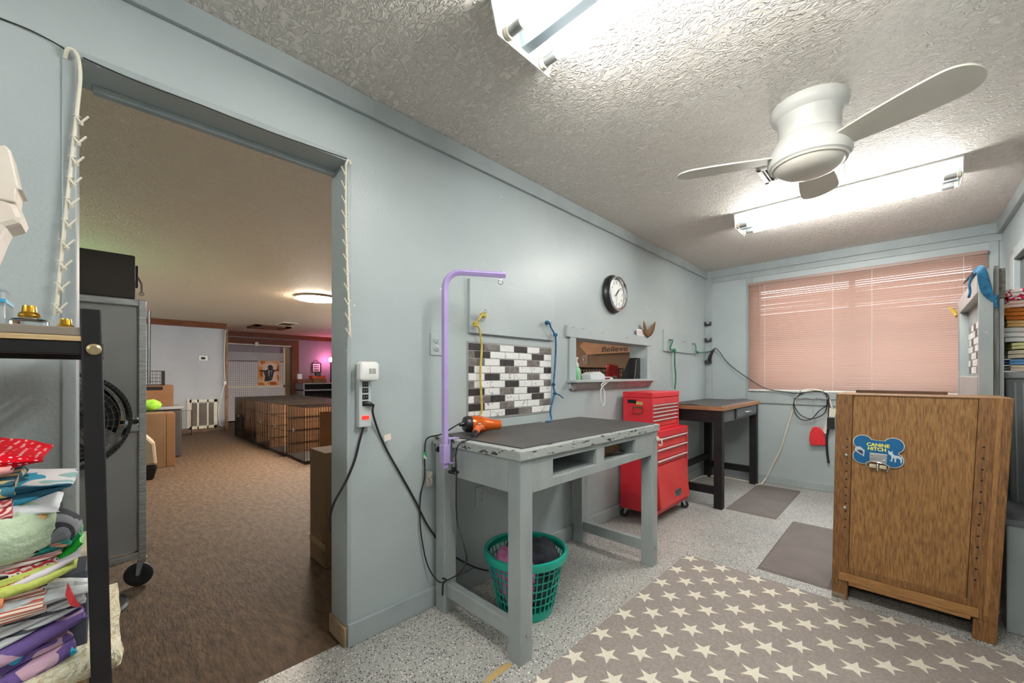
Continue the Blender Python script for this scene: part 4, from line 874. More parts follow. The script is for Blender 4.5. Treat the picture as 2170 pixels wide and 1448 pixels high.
MB().box((RX1 - .1, RY0 - .055, .715), (RX1 - .01, RY0 - .035, .735)).box((RX1 - .1, RY0 - .04, .715), (RX1 - .08, RY0, .735)).box((RX1 - .03, RY0 - .04, .715), (RX1 - .01, RY0, .735)).build('side_handle', M_STEEL, t, bevel=.003)
for x, y, a in ((RX1 - .03, RY0 + .04, R(-60)), (RX1 - .03, RY1 - .04, R(30)), (RX0 + .04, RY0 + .04, R(200)), (RX0 + .04, RY1 - .04, R(100))): caster(t, x, y, RZ0, .033, a)
UX0, UX1, UY0, UY1, UZ0, UZ1 = -1.71, -1.452, 3.085, 3.615, .746, 1.058
t = thing('tool_chest', 'red top tool chest with small chrome edged drawers and brass side handle', 'tool chest', ((UX0 + UX1) / 2, (UY0 + UY1) / 2, UZ0))
m = MB(); m.box((UX0, UY0, UZ0), (UX1, UY0 + .018, UZ1 - .045)); m.box((UX0, UY1 - .018, UZ0), (UX1, UY1, UZ1 - .045)); m.box((UX0, UY0 + .019, UZ0), (UX0 + .01, UY1 - .019, UZ1 - .045)); m.box((UX0 + .011, UY0 + .019, UZ0), (UX1 - .001, UY1 - .019, UZ0 + .025)); m.box((UX0 + .011, UY0 + .019, UZ1 - .10), (UX1 - .001, UY1 - .019, UZ1 - .047))
m.build('body', M_RED, t, bevel=.002)
MB().box((UX0 - .003, UY0 - .003, UZ1 - .044), (UX1 + .003, UY1 + .003, UZ1)).build('lid', M_RED, t, bevel=.005)
MB().lathe([(.010, 0), (.010, .006), (.004, .007)], (UX1, 3.35, UZ1 - .072), n=16, U=V(0, 1, 0), W_=V(0, 0, 1), A=V(1, 0, 0)).build('lock', M_CHROME, t, smooth=40)
ya, yb = UY0 + .022, UY1 - .022
def udrawer(a, b, y0_, y1_):
    d = MB().box((UX1 - .03, y0_, a), (UX1 - .008, y1_, b)).build('drawer', M_REDF, t, bevel=.0015)
    MB().prism([(0, 0), (.010, .003), (.011, .009), (.004, .012), (0, .010)], (UX1 - .008, y0_, b - .012), (1, 0, 0), (0, 0, 1), (0, y1_ - y0_, 0)).build('pull_rail', M_PULL, d)
ymid = ya + (yb - ya) * .62
udrawer(.930, .955, ya, ymid); udrawer(.930, .955, ymid + .006, yb); udrawer(.900, .926, ya, yb); udrawer(.868, .896, ya, yb); udrawer(.835, .864, ya, yb); udrawer(.775, .831, ya, yb)
M_BRASS = mat('aged_brass', (148, 118, 70), rough=.35, metal=.9, col2=(120, 94, 54), nscale=20)
yp = UY0 - .002; xc = -1.575
h = MB(); h.box((xc - .042, yp - .004, .925), (xc + .042, yp + .002, .940)); h.tube([(xc - .04, yp - .006, .932), (xc - .046, yp - .014, .90), (xc - .03, yp - .016, .884), (xc + .03, yp - .016, .884), (xc + .046, yp - .014, .90), (xc + .04, yp - .006, .932)], .004, n=6, k=3)
h.build('side_handle', M_BRASS, t, smooth=40)
MB().box((-1.665, yp - .002, .965), (-1.59, yp + .0, .995)).build('black_label', M_BLACK, t); MB().box((-1.588, yp - .002, .955), (-1.53, yp, .980)).build('yellow_label', mat('yellow_label', (206, 190, 120), rough=.5, col2=(180, 160, 90), nscale=60), t)

# ================================================================== BLACK TABLE in the corner
KX0, KX1, KY0, KY1, KZ = -1.72, -1.150, 3.825, 5.07, .915
t = thing('black_table', 'black wooden table with brown top, small drawer and crumpled rubber mat', 'table', ((KX0 + KX1) / 2, (KY0 + KY1) / 2, 0))
for x in (KX0 + .012, KX1 - .082):
    for y in (KY0 + .012, KY1 - .082): MB().box((x, y, 0), (x + .07, y + .07, KZ - .035)).build('leg', M_BLACK, t, bevel=.003)
MB().box((KX0, KY0, KZ - .035), (KX1, KY1, KZ)).build('tabletop', M_TABLEWOOD, t, bevel=.002)
for y in (KY0 + .02, KY1 - .04): MB().box((KX0 + .08, y, KZ - .145), (KX1 - .08, y + .02, KZ - .035)).build('end_apron', M_BLACK, t)
MB().box((KX1 - .04, KY0 + .08, KZ - .145), (KX1 - .02, KY1 - .08, KZ - .035)).build('front_apron', mat('dark_grey_paint', (84, 88, 90), rough=.5, col2=(74, 78, 80)), t)
MB().box((KX0 + .02, KY0 + .08, KZ - .145), (KX0 + .04, KY1 - .08, KZ - .035)).build('back_apron', M_BLACK, t)
d = MB().box((KX1 - .02, 4.28, KZ - .125), (KX1 - .008, KY1 - .1, KZ - .045)).build('drawer', mat('dark_grey_paint', (84, 88, 90)), t, bevel=.003)
MB().tube([(KX1 - .008, 4.50, KZ - .085), (KX1 + .012, 4.515, KZ - .085), (KX1 + .012, 4.685, KZ - .085), (KX1 - .008, 4.70, KZ - .085)], .0055, n=8).build('drawer_pull', M_CHROME, d, smooth=40)
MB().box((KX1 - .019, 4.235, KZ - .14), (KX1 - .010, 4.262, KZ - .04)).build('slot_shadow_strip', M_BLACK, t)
for y in (KY0 + .03, KY1 - .07): MB().box((KX0 + .08, y, .12), (KX1 - .08, y + .04, .19)).build('stretcher', M_BLACK, t, bevel=.003)
MB().box((KX0 + .03, KY0 + .07, .22), (KX0 + .07, KY1 - .07, .28)).build('stretcher', M_BLACK, t, bevel=.003)
b = MB()
def mt(u, v):
    x = KX0 + .03 + u * (KX1 - KX0 - .06); y = KY0 + .03 + v * (KY1 - KY0 - .06)
    e = max(0, abs(v - .5) * 2 - .3); return V(x, y, KZ + .004 + .022 * max(0, wob(u * 1.3, v * 2.2, 1.2)) * (1 - abs(2 * u - 1) ** 3))
b.grid(mt, 16, 28); o = b.build('rubber_mat', M_TREAD, t, smooth=60); s_ = o.modifiers.new('solid', 'SOLIDIFY'); s_.thickness = .005

# ================================================================== BACK WALL FITTINGS
for i, (px, py) in enumerate(((1502, 683), (1503, 717), (1503, 764))):
    p = B(px, py, YB - .018)
    t = thing('clipper_holder', ['grey painted clipper holder, uppermost on the corner board', 'grey painted clipper holder, middle one on the corner board', 'clipper holder gripping a black clipper on the corner board'][i], 'holder', p + V(0, 0, -.05), 'clipper holders on the corner board')
    MB().box((p.x - .022, YB - .024, p.z - .035), (p.x + .022, YB - .018, p.z + .045)).build('back_plate', M_TRIM, t, bevel=.002)
    m = MB().box((p.x - .035, YB - .07, p.z - .04), (p.x + .035, YB - .024, p.z - .028)); m.box((p.x - .035, YB - .07, p.z - .028), (p.x - .025, YB - .03, p.z + .0)); m.box((p.x + .025, YB - .07, p.z - .028), (p.x + .035, YB - .03, p.z + .0))
    m.build('cradle', mat('shaded_cradle', (58, 60, 62), rough=.5, col2=(48, 50, 52)), t, bevel=.002)  # dark grey colour stands for the shadow in the pale cradle
    for d_ in (-.01, .02): MB().lathe([(.004, 0), (.004, .003)], (p.x, YB - .024, p.z + d_ + .01), n=10, U=V(1, 0, 0), W_=V(0, 0, 1), A=V(0, -1, 0)).build('screw', M_STEEL, t)
p = B(1503, 764, YB - .06)
t = thing('clipper', 'black hair clipper in its holder with a long cord along the window', 'clipper', p)
MB().tube([p + V(-.002, 0, -.02), p + V(.012, -.005, .04), p + V(.035, -.005, .10), p + V(.06, -.005, .135)], .018, n=10, k=4, rs=[.02, .021, .021, .02, .02, .019, .018, .017, .016, .015, .013, .011, .009]).build('body', M_BLACKP, t, smooth=50)
yc_ = YB - .03
MB().tube([p + V(.06, -.005, .135), B(1516, 738, YB - .05), B(1524, 745, YB - .04), B(1545, 772, yc_), B(1590, 805, YB - .06), B(1625, 824, YB - .058), B(1665, 831, YB - .05), B(1690, 834, YB - .05), B(1735, 829, YB - .045), B(1751, 838, YB - .045), B(1752, 860, YB - .045), B(1745, 878, YB - .045), B(1720, 888, YB - .045), B(1697, 880, YB - .045), B(1684, 862, YB - .045), B(1685, 846, YB - .045), B(1700, 834, YB - .05), B(1730, 829, YB - .05), B(1750, 835, YB - .05), B(1755, 855, YB - .05), B(1735, 872, YB - .05), B(1718, 889, YB - .05), B(1695, 888, YB - .05), B(1682, 866, YB - .05), B(1686, 844, YB - .05), B(1706, 832, YB - .055), B(1752, 834, YB - .05), B(1756, 860, YB - .045), B(1755, 890, YB - .04), B(1757, 905, YB - .04)], .0044, n=6, k=5).build('cord', M_CORD, t, smooth=60)
pa = B(1761, 895, YB - .05)
MB().box((pa.x - .03, YB - .075, pa.z - .07), (pa.x + .03, YB - .03, pa.z + .05)).build('power_adapter', M_BLACKP, t, bevel=.005)
MB().tube([B(1756, 905, YB - .04), B(1752, 930, YB - .035), B(1753, 960, YB - .03), B(1756, 982, YB - .03)], .010, n=6, k=4).build('thick_cord_end', M_CORD, t, smooth=60)
t = thing('hook_rail', 'grey coat hook rail with three wire hooks below the window blind', 'hook rail', B(1730, 847, YB - .02))
a_, b_ = B(1681, 833, YB - .02), B(1770, 847, YB - .02)
MB().box((a_.x, YB - .034, b_.z), (-.30, YB - .02, a_.z)).build('rail_board', M_TRIM, t, bevel=.003)
for px in (1697, 1722, 1746):
    p = B(px, 826, YB - .034); x = p.x; zz = a_.z - .03
    h = MB(); h.tube([(x, YB - .034, zz + .02), (x, YB - .06, zz + .035), (x, YB - .075, zz + .06), (x, YB - .068, zz + .075)], .0035, n=6, k=4); h.tube([(x - .035, YB - .062, zz + .0), (x - .03, YB - .062, zz - .022), (x, YB - .036, zz - .03), (x + .03, YB - .062, zz - .022), (x + .035, YB - .062, zz + .0)], .0035, n=6, k=4)
    h.build('hook', M_STEEL, t, smooth=50)
p = B(1731, 925, YB - .05)
t = thing('rubber_brush', 'red rubber grooming brush hanging on a thin string under the window', 'brush', p + V(0, 0, -.10))
prof = [(-.056, -.098), (.070, -.084), (.072, -.03), (.056, .045), (.026, .092), (-.014, .100), (-.038, .084), (-.058, .03), (-.064, -.04)]
MB().prism(prof, p + V(0, -.006, 0), (1, 0, 0), (0, 0, 1), (0, .026, 0)).build('pad', mat('red_rubber', (222, 44, 52), rough=.5, col2=(206, 34, 42), nscale=20), t, bevel=.006)
m = MB()
for i in range(6): x = p.x - .045 + i * .018; m.box((x - .003, p.y - .012, p.z - .075), (x + .003, p.y - .006, p.z + .055))
m.build('ridges', mat('red_rubber', (222, 44, 52)), t)
MB().tube([p + V(-.005, 0, .100), B(1727, 902, YB - .05), B(1723, 870, YB - .055), B(1722, 838, YB - .072)], .0014, n=5, k=4).build('string', M_STEEL, t, smooth=60)
p0, p1 = B(1763, 866, YB - .035), B(1748, 920, YB - .035)
t = thing('power_strip', 'cream power strip hanging by its cord under the window', 'power strip', p1)
d_ = (p0 - p1).normalized(); sd = V(d_.z, 0, -d_.x) * .021
MB().slab([p1 - sd, p1 + sd, p0 + sd, p0 - sd], (0, .025, 0)).build('body', M_CREAM, t, bevel=.004)
MB().slab([p0 - d_ * .12 + sd * .9, p0 - d_ * .10 + sd * 1.9, p0 + sd * 1.9 + d_ * .0, p0 + sd * .9], (0, .02, 0)).build('plug', M_CREAM, t, bevel=.003)
MB().tube([p0 + V(0, .005, 0), B(1757, 845, YB - .04), B(1750, 832, YB - .04), B(1720, 826, YB - .04), B(1697, 830, YB - .04), B(1688, 842, YB - .04), B(1682, 862, YB - .03), B(1670, 900, YB - .025), B(1655, 950, YB - .022), B(1638, 985, YB - .022), B(1622, 1015, YB - .022), G(1609, 1028, .008), G(1590, 1022, .008), G(1530, 1011, .008), V(-1.70, 4.95, .008), V(-1.72, 4.6, .008)], .0085, n=8, k=6).build('supply_cord', M_CREAM, t, smooth=60)

# ================================================================== FLOOR MATS, RUG
def floor_mat(label, x0, x1, y0, y1):
    o = MB().hexa([V(x0, y0, .0005), V(x1, y0, .0005), V(x1, y1, .0005), V(x0, y1, .0005), V(x0 + .015, y0 + .015, .012), V(x1 - .015, y0 + .015, .012), V(x1 - .015, y1 - .015, .012), V(x0 + .015, y1 - .015, .012)]).build('floor_mat', M_MAT, bevel=.003)
    tag(o, label, 'mat', 'rubber floor mats')
floor_mat('grey brown rubber floor mat beside the black table', -1.155, -.765, 3.90, 5.01)
floor_mat('grey brown rubber floor mat between the star rug and the wooden cabinet', -.660, -.295, 2.835, 3.94)
RGX0, RGX1, RGY0, RGY1 = -1.043, .52, .42, 2.715
t = thing('star_rug', 'taupe rug printed with rows of cream stars', 'rug', ((RGX0 + RGX1) / 2, (RGY0 + RGY1) / 2, 0))
MB().box((RGX0, RGY0, .0005), (RGX1, RGY1, .008)).build('rug_pile', M_RUG, t, bevel=.003)
ro, ri = .054, .0205; poly = []
for i in range(10):
    a = R(82 + 36 * i); r_ = ro if i % 2 == 0 else ri; poly.append((r_ * math.cos(a), r_ * math.sin(a)))
sm = MB().prism(poly, (0, 0, 0), (1, 0, 0), (0, 1, 0), (0, 0, .0012)).mesh('star', V(0, 0, 0), M_STAR)
def half_star(xmin):
    pts = poly; out = []
    for i in range(len(pts)):
        (x0, y0), (x1, y1) = pts[i - 1], pts[i]
        if (x0 >= xmin) != (x1 >= xmin): k = (xmin - x0) / (x1 - x0); out.append((xmin, y0 + k * (y1 - y0)))
        if x1 >= xmin: out.append((x1, y1))
    return out
sm0 = MB().prism(half_star(-.0415), (0, 0, 0), (1, 0, 0), (0, 1, 0), (0, 0, .0012)).mesh('star', V(0, 0, 0), M_STAR)
for k in range(17):
    x = -1.0 + .0945 * k
    if x > RGX1 - .045: break
    for j in range(11):
        y = 2.668 - .2125 * j - (.106 if k % 2 else 0)
        if y > .50: inst('star', sm0 if k == 0 else sm, t, (x, y, .0081))
# tape residue and floor paint mark near the table leg
tag(MB().slab([G(1022, 1447, .0006), G(1050, 1420, .0006), G(1078, 1404, .0006), G(1086, 1410, .0006), G(1060, 1430, .0006), G(1036, 1448, .0006)], (0, 0, .0006)).build('tape_residue', mat('ochre_tape', (190, 156, 92), rough=.9, col2=(170, 160, 140), nscale=60, lo=.5, hi=.6)), 'ochre strip of old tape on the speckled floor by the table leg', 'tape')

# ================================================================== OAK CABINET with bone sign
CY = 2.77; c00, c10, c01, c11 = P(1762, 1265, 1, CY), P(2112, 1370, 1, CY), P(1772, 834, 1, CY), P(2150, 849, 1, CY)
for q in (c00, c10): q.z = 0.0
H_ = 1.095; c01.z = c11.z = H_
def cb(u, z, d=0.0):
    k = z / H_; a = c00.lerp(c01, k); b = c10.lerp(c11, k); p = a.lerp(b, u); return V(p.x, CY + d, z)
def cslab(u0, u1, z0_, z1_, d0, d1):
    a = [cb(u0, z0_, d0), cb(u1, z0_, d0), cb(u1, z0_, d1), cb(u0, z0_, d1), cb(u0, z1_, d0), cb(u1, z1_, d0), cb(u1, z1_, d1), cb(u0, z1_, d1)]
    return MB().hexa(a)
t = thing('oak_cabinet', 'tall worn oak cabinet carcass with shelf pin holes and raw bottom edge', 'cabinet', cb(.5, 0, .2))
DEP = .40
cslab(0, .115, .105, H_, 0, DEP).build('stile', M_OAKD, t, bevel=.002); cslab(.835, 1, .095, H_, 0, .03).build('stile', M_OAKD, t, bevel=.002)
cslab(.9, 1, .0, H_, .03, DEP).build('side_board', M_OAKD, t, bevel=.002)
cslab(.925, .950, .12, H_, -.003, 0).build('worn_edge_strip', mat('worn_oak', (128, 88, 46), rough=.6, col2=(150, 108, 60), nscale=26, stretch=(9, 9, .8)), t)
cslab(.118, .832, .125, H_, .007, .02).build('face_panel', M_OAK, t)
cslab(.115, .835, .145, .175, -.002, .02).build('lower_moulding', M_OAKD, t, bevel=.002)
m = cslab(.05, .90, .105, .145, -.012, .02); m.build('raw_bottom_rail', M_OAKL, t, bevel=.002)
cslab(.12, .86, .085, .105, -.008, .012).build('splintered_edge', M_OAKL, t, bevel=.002)
f1 = cslab(0, .115, 0, .105, 0, .03).build('foot', M_OAKD, t, bevel=.002); cslab(0, .03, 0, .105, .03, DEP).build('foot', M_OAKD, t, bevel=.002); cslab(.875, 1, 0, .095, .0, .03).build('foot', M_OAKD, t, bevel=.002)
cslab(.03, .9, .10, .115, .02, DEP).build('bottom_board', M_OAKD, t); cslab(0, 1, 0, H_ - .004, DEP, DEP + .012).build('back_panel', M_OAKD, t)
cslab(.002, .10, .0, .028, -.001, 0).build('foot_wear', mat('scuffed_metal_foot', (140, 132, 118), rough=.6, col2=(100, 80, 56), nscale=30), f1)
cslab(0, 1, H_ - .002, H_ + .002, 0, DEP).build('top_board', M_OAKD, t)
cslab(.10, .70, H_ + .003, H_ + .017, .30, .36).build('rear_strip', mat('dark_walnut_strip', (74, 46, 24), rough=.6, col2=(92, 60, 34)), t)
pin = MB().lathe([(.0045, 0), (.0045, .0012)], (0, 0, 0), n=8, U=V(1, 0, 0), W_=V(0, 0, 1), A=V(0, -1, 0)).mesh('pin_hole', V(0, 0, 0), M_BLACK)
for k in range(12): inst('pin_hole', pin, t, cb(.085, .86 - k * .043, -.0005))
for k in range(13): inst('pin_hole', pin, t, cb(.872, .875 - k * .0505, -.0005))
peg = MB().lathe([(.007, 0), (.007, .012), (.004, .014)], (0, 0, 0), n=12, U=V(1, 0, 0), W_=V(0, 0, 1), A=V(0, -1, 0)).mesh('shelf_pin', V(0, 0, 0), M_STEEL, 40)
for z_ in (.775, .495): inst('shelf_pin', peg, t, cb(.082, z_, -.001))
# bone shaped sign
sc = cb(.287, .812, -.003); U = (cb(1, .8) - cb(0, .8)).normalized(); U = (U + V(0, 0, -.03)).normalized(); W_ = V(0, 0, 1) - U * U.z; W_.normalize()
t = thing('bone_sign', 'blue bone shaped sign lettered CANINE HITCH with a steel hitch', 'sign', sc + V(0, 0, -.07))
def bone(k):
    o = []; hw, hh, lr = .058, .036, .037
    def lobe(cx, cy, a0, a1):
        st = 9
        for i in range(st + 1): a = R(a0 + (a1 - a0) * i / st); o.append((cx + (lr + k) * math.cos(a), cy + (lr + k) * math.sin(a)))
    lobe(hw, hh, -62, 152); lobe(-hw, hh, 28, 242); lobe(-hw, -hh, 118, 332); lobe(hw, -hh, 208, 422); return o
MB().prism(bone(.0028), sc, U, W_, (0, -.0012, 0)).build('pale_border', M_CREAM, t)
bd = MB().prism(bone(0), sc + V(0, -.0012, 0), U, W_, (0, -.0012, 0)).build('blue_face', mat('sign_blue', (10, 92, 142), rough=.35, col2=(8, 84, 132)), t)
M_SIGNY = mat('sign_yellow', (246, 232, 90), rough=.5, col2=(240, 226, 84)); M_SIGNG = mat('sign_grey', (190, 202, 208), rough=.5, col2=(180, 192, 198)); M_SIGNP = mat('sign_dark', (50, 46, 66), rough=.5, col2=(46, 42, 60))
so = sc + V(0, -.0028, 0)
text_mesh('CANINE', .0235, M_SIGNY, t, 'lettering', so + W_ * .022, U, W_, .0004, sx=1.0, bold=.0006); text_mesh('HITCH', .0235, M_SIGNY, t, 'lettering', so + W_ * .001 + U * -.004, U, W_, .0004, sx=1.0, bold=.0006)
dog = [(.048, .004), (.047, .018), (.053, .010), (.059, .010), (.064, .017), (.064, .002), (.072, -.006), (.088, -.006), (.098, -.012), (.100, -.030), (.097, -.040), (.093, -.040), (.093, -.026), (.085, -.018), (.078, -.020), (.077, -.040), (.072, -.040), (.071, -.020), (.066, -.020), (.063, -.038), (.056, -.038), (.061, -.022), (.058, -.008), (.050, -.004)]
MB().prism(dog, so + U * -.009 + W_ * -.006, U, W_, (0, -.0006, 0)).build('dog_figure', M_SIGNG, t)
MB().prism([(-.085, .010), (-.066, .010), (-.050, -.004), (-.052, -.036), (-.080, -.018), (-.090, -.004)], so, U, W_, (0, -.0006, 0)).build('hand_outline', M_SIGNG, t)
MB().prism([(-.082, -.006), (-.062, -.004), (-.056, -.012), (-.056, -.028), (-.072, -.018)], so + V(0, -.0006, 0), U, W_, (0, -.0004, 0)).build('hand_shade', M_SIGNP, t)
MB().prism([(-.084, .012), (-.064, .012), (-.062, .002), (-.072, -.004), (-.084, -.002)], so + V(0, -.0010, 0), U, W_, (0, -.0004, 0)).build('hand_figure', M_SIGNG, t)
hp = so + W_ * -.036 + U * .002
pl = MB().prism([(-.032, -.022), (.032, -.022), (.034, .024), (-.033, .024)], hp, U, W_, (0, -.003, 0)).build('hitch_plate', M_STEEL, t, bevel=.001)
for a, b in ((-.022, .014), (.022, -.010)): MB().lathe([(.005, 0), (.005, .003), (.002, .005)], hp + U * a + W_ * b + V(0, -.003, 0), n=12, U=U, W_=W_, A=V(0, -1, 0)).build('rivet', M_STEEL, pl, smooth=40)
h = MB(); q = hp + W_ * -.026 + V(0, -.004, 0)
h.tube([q + U * -.042 + W_ * -.028 + V(0, -.02, 0), q + U * -.042 + V(0, -.014, 0), q + U * -.02 + W_ * .006, q + U * .02 + W_ * .002, q + U * .042 + W_ * -.006 + V(0, -.014, 0), q + U * .036 + W_ * -.034 + V(0, -.02, 0)], .0028, n=7, k=5)
h.tube([q + V(0, -.006, 0), q + W_ * -.036 + V(0, -.014, 0)], .0032, n=8); h.build('hitch_hook', M_CHROME, t, smooth=50)
for a in (-.018, .020): MB().prism([(-.013, -.009), (.013, -.010), (.014, .008), (-.013, .009)], q + U * a + W_ * -.015, U, W_, (0, -.012, 0)).build('release_tab', mat('worn_cream_metal', (210, 200, 178), rough=.5, col2=(170, 150, 120), nscale=60), t, bevel=.003)

# ================================================================== TUB SURROUND behind the cabinet (grey frame, tiles, posts)
SX, SY0, SY1, SZ0, SZ1 = .274, 3.22, 4.36, .0, 1.735
M_PINKGREY = mat('pinkish_grey_paint', (176, 168, 164), rough=.45, col2=(166, 160, 157), nscale=6)
t = thing('tub_surround', 'grey painted timber tub surround with a recessed strip of tiles', 'tub surround', (SX + .05, 3.8, 0))
MB().box((SX, SY0, SZ0), (SX + .05, SY0 + .035, SZ1 + .02)).build('end_board', M_GREYWOOD, t, bevel=.003)
MB().box((SX - .004, SY0 + .036, SZ1 - .10), (SX + .05, SY1, SZ1)).build('top_rail', M_PINKGREY, t, bevel=.003)
MB().box((SX - .004, SY1 - .16, .0), (SX + .05, SY1, SZ1 - .101)).build('far_stile', M_GREYWOOD, t, bevel=.003)
MB().box((SX - .004, SY0 + .036, .0), (SX + .05, SY1 - .161, 1.19)).build('lower_board', M_PINKGREY, t, bevel=.003)
MB().box((SX + .036, SY0 + .036, 1.191), (SX + .049, SY1 - .161, SZ1 - .101)).build('recess_panel', M_GREYWOOD, t)
pat = ['WMWWDWM', 'WWWDWWW', 'DWMWWDW', 'WDWWMWW', 'MWWDWWM', 'WWDWWMW', 'DWWMWWD']
for r_, row in enumerate(pat):
    zc = 1.50 - r_ * .045
    for i, ch in enumerate(row):
        key = ('s', ch)
        if key not in cache:
            b = MB(); a, h_ = .058, .0205
            b.v = [V(0, -a, -h_), V(0, a, -h_), V(0, a, h_), V(0, -a, h_), V(-.003, -a + .002, -h_ + .002), V(-.003, a - .002, -h_ + .002), V(-.003, a - .002, h_ - .002), V(-.003, -a + .002, h_ - .002)]
            b.f = [(4, 5, 6, 7), (0, 1, 5, 4), (1, 2, 6, 5), (2, 3, 7, 6), (3, 0, 4, 7), (0, 3, 2, 1)]; cache[key] = b.mesh('tile', V(0, 0, 0), TM[ch])
        y = SY0 + .10 + i * .121 + (.05 if r_ % 2 else 0)
        if y + .06 < SY1 - .165: inst('tile', cache[key], t, (SX + .0355, y, zc))
MB().lathe([(.006, 0), (.006, .003)], (SX + .025, SY0, 1.42), n=10, U=V(1, 0, 0), W_=V(0, 0, 1), A=V(0, -1, 0)).build('screw', M_STEEL, t)
# posts beside it
o = tag(MB().box((.3275, SY0 + .03, 0), (.345, SY0 + .12, 1.77)).build('timber_post', mat('rough_grey_timber', (132, 134, 130), rough=.8, col2=(96, 92, 86), nscale=14, stretch=(6, 6, .5), bump=.4, bscale=40, bstretch=(3, 3, .3)), bevel=.002), 'rough grey timber post beside the grey tub surround', 'post')
o = tag(MB().box((.3495, SY0 + .07, 0.0), (.3665, SY0 + .15, 1.60)).build('timber_post', M_GREYWOOD, bevel=.002), 'smooth grey painted post between the tub surround and the towels', 'post')
o = tag(MB().box((.347, SY0 + .08, 1.605), (.372, SY0 + .14, 1.76)).build('timber_block', mat('end_grain_grey', (120, 116, 108), rough=.85, col2=(92, 88, 80), nscale=40, bump=.4, bscale=80)), 'short grey timber block at the top of the posts', 'timber block')
# blue leash bundled over the surround, yellow leash on a peg
t = thing('leash', 'bundled blue webbing leash draped over the grey tub surround', 'leash', (SX + .02, SY0 - .01, 1.50))
zb = SZ1 + .0
m = MB()
for k in range(6):
    o1 = .007 * (k - 2.5)
    m.tube([V(SX - .012 + abs(o1) * .3, SY0 + .22 + o1, zb + .012), V(SX + .0, SY0 + .10 + o1, zb + .022 + .004 * k), V(SX + .006 + o1 * .6, SY0 - .012, zb - .0 + .004 * k), V(SX + .028 + o1, SY0 - .016, zb - .10 - .006 * k), V(SX + .055 + o1 * .4, SY0 - .014, zb - .155 + .006 * k)], .0062, n=5, k=5)
m.build('strap_loops', M_BLUE, t, smooth=60)
MB().tube([V(SX + .055, SY0 - .02, zb - .15), V(SX + .057, SY0 - .022, zb - .19)], .008, n=8).build('snap_clip', M_BLUE, t, smooth=50)
MB().tube([V(SX - .013, SY0 + .16, zb + .01), V(SX - .020, SY0 + .17, zb - .03), V(SX - .018, SY0 + .16, zb - .07), V(SX - .022, SY0 + .18, zb - .10)], .006, n=5, k=4).build('strap_tail', M_BLUE, t, smooth=60)
MB().tube([V(SX - .03, SY0 + .34, zb + .006), V(SX - .015, SY0 + .24, zb + .020), V(SX - .004, SY0 + .14, zb + .026)], .008, n=8, rs=[.003, .009, .010]).build('black_handle', M_BLACKP, t, smooth=50)
pg = V(SX - .004, SY1 - .06, 1.685)
t = thing('leash', 'yellow webbing leash hanging from a peg on the tub surround', 'leash', pg + V(0, 0, -.1))
MB().tube([pg, pg + V(-.075, .05, -.002)], .0045, n=7).build('peg', M_STEEL, t)
m = MB()
for k in range(4): m.tube([pg + V(-.045, .03, .004 + .003 * k), pg + V(-.028 + .004 * k, .02, -.02), pg + V(-.010, .005 + .008 * k, -.055 - .004 * k)], .006, n=5, k=4)
m.build('strap_loops', mat('mustard_webbing', (190, 156, 40), rough=.8, col2=(160, 128, 30), nscale=40), t, smooth=60)
# ---- towel stack on a grey bin
def folded(name, label, cat, c, size, m_, layers=3, seed=0.0, yaw=0.0, axis='y', taper=0.0, tilt=0.0, sag=0.0, group=None, n=14, puff=.0):
    """folded cloth: a serpentine ribbon of cloth (folds stacked in Z) swept along its width"""
    Lx, Wy, Hz = size; th = Hz / layers; prof = []
    for k in range(layers):
        xs = [(-.5 + .92 * i / 5 + .04) * Lx for i in range(6)]
        if k % 2: xs = xs[::-1]
        zc = (k + .5) * th
        for x in xs: prof.append((x, zc))
        if k < layers - 1:
            sg = 1 if k % 2 == 0 else -1
            for a in (-45, 0, 45): prof.append((sg * (.5 * Lx - .04 * Lx + .5 * th * math.cos(R(a)) * 1.0), zc + th * .5 + .5 * th * math.sin(R(a))))
    m_pts = len(prof); t2 = th * .425
    def off(i, sg):
        x0, z0_ = prof[max(i - 1, 0)]; x1, z1_ = prof[min(i + 1, m_pts - 1)]; dx, dz2 = x1 - x0, z1_ - z0_; l = math.hypot(dx, dz2) or 1
        return prof[i][0] - dz2 / l * t2 * sg, prof[i][1] + dx / l * t2 * sg
    ring = [off(i, 1) for i in range(m_pts)] + [off(i, -1) for i in range(m_pts - 1, -1, -1)]; nr = len(ring)
    b = MB(); cyw, syw = math.cos(yaw), math.sin(yaw); ct, st = math.cos(tilt), math.sin(tilt)
    for j in range(n + 1):
        v = j / n; y = (v - .5) * Wy; tp = 1 - taper * max(0, (v - .45) / .55) ** 1.6
        for x, z in ring:
            zz = (z - Hz * .5) * tp + Hz * .5; w_ = wob(x / Lx * 1.5 + seed, y / Wy * 2.0, seed) * th * .16
            xx = x * (1 - .10 * (1 - tp)) + wob(y / Wy * 3, z / Hz * 2 + seed, seed) * .012 * Lx
            zz += w_ - sag * max(0, v - .5) ** 2 * 4 * Hz + puff * Hz * math.sin(math.pi * v)
            zz = max(zz, -sag * Hz * 1.2)
            yy = y + wob(z / Hz * 4 + seed, x / Lx, seed * 1.3) * .02 * Wy
            yy -= Wy / 2; yy, zz = yy * ct - zz * st + Wy / 2, yy * st + zz * ct
            b.v.append(V(c[0] + xx * cyw - yy * syw, c[1] + xx * syw + yy * cyw, c[2] + zz))
    for j in range(n):
        for i in range(nr): b.f.append((j * nr + i, j * nr + (i + 1) % nr, (j + 1) * nr + (i + 1) % nr, (j + 1) * nr + i))
    for base in (0, n * nr):
        for i in range(m_pts - 1): b.f.append((base + i, base + i + 1, base + nr - 2 - i, base + nr - 1 - i))
    return tag(b.build(name, m_, smooth=60), label, cat, group)
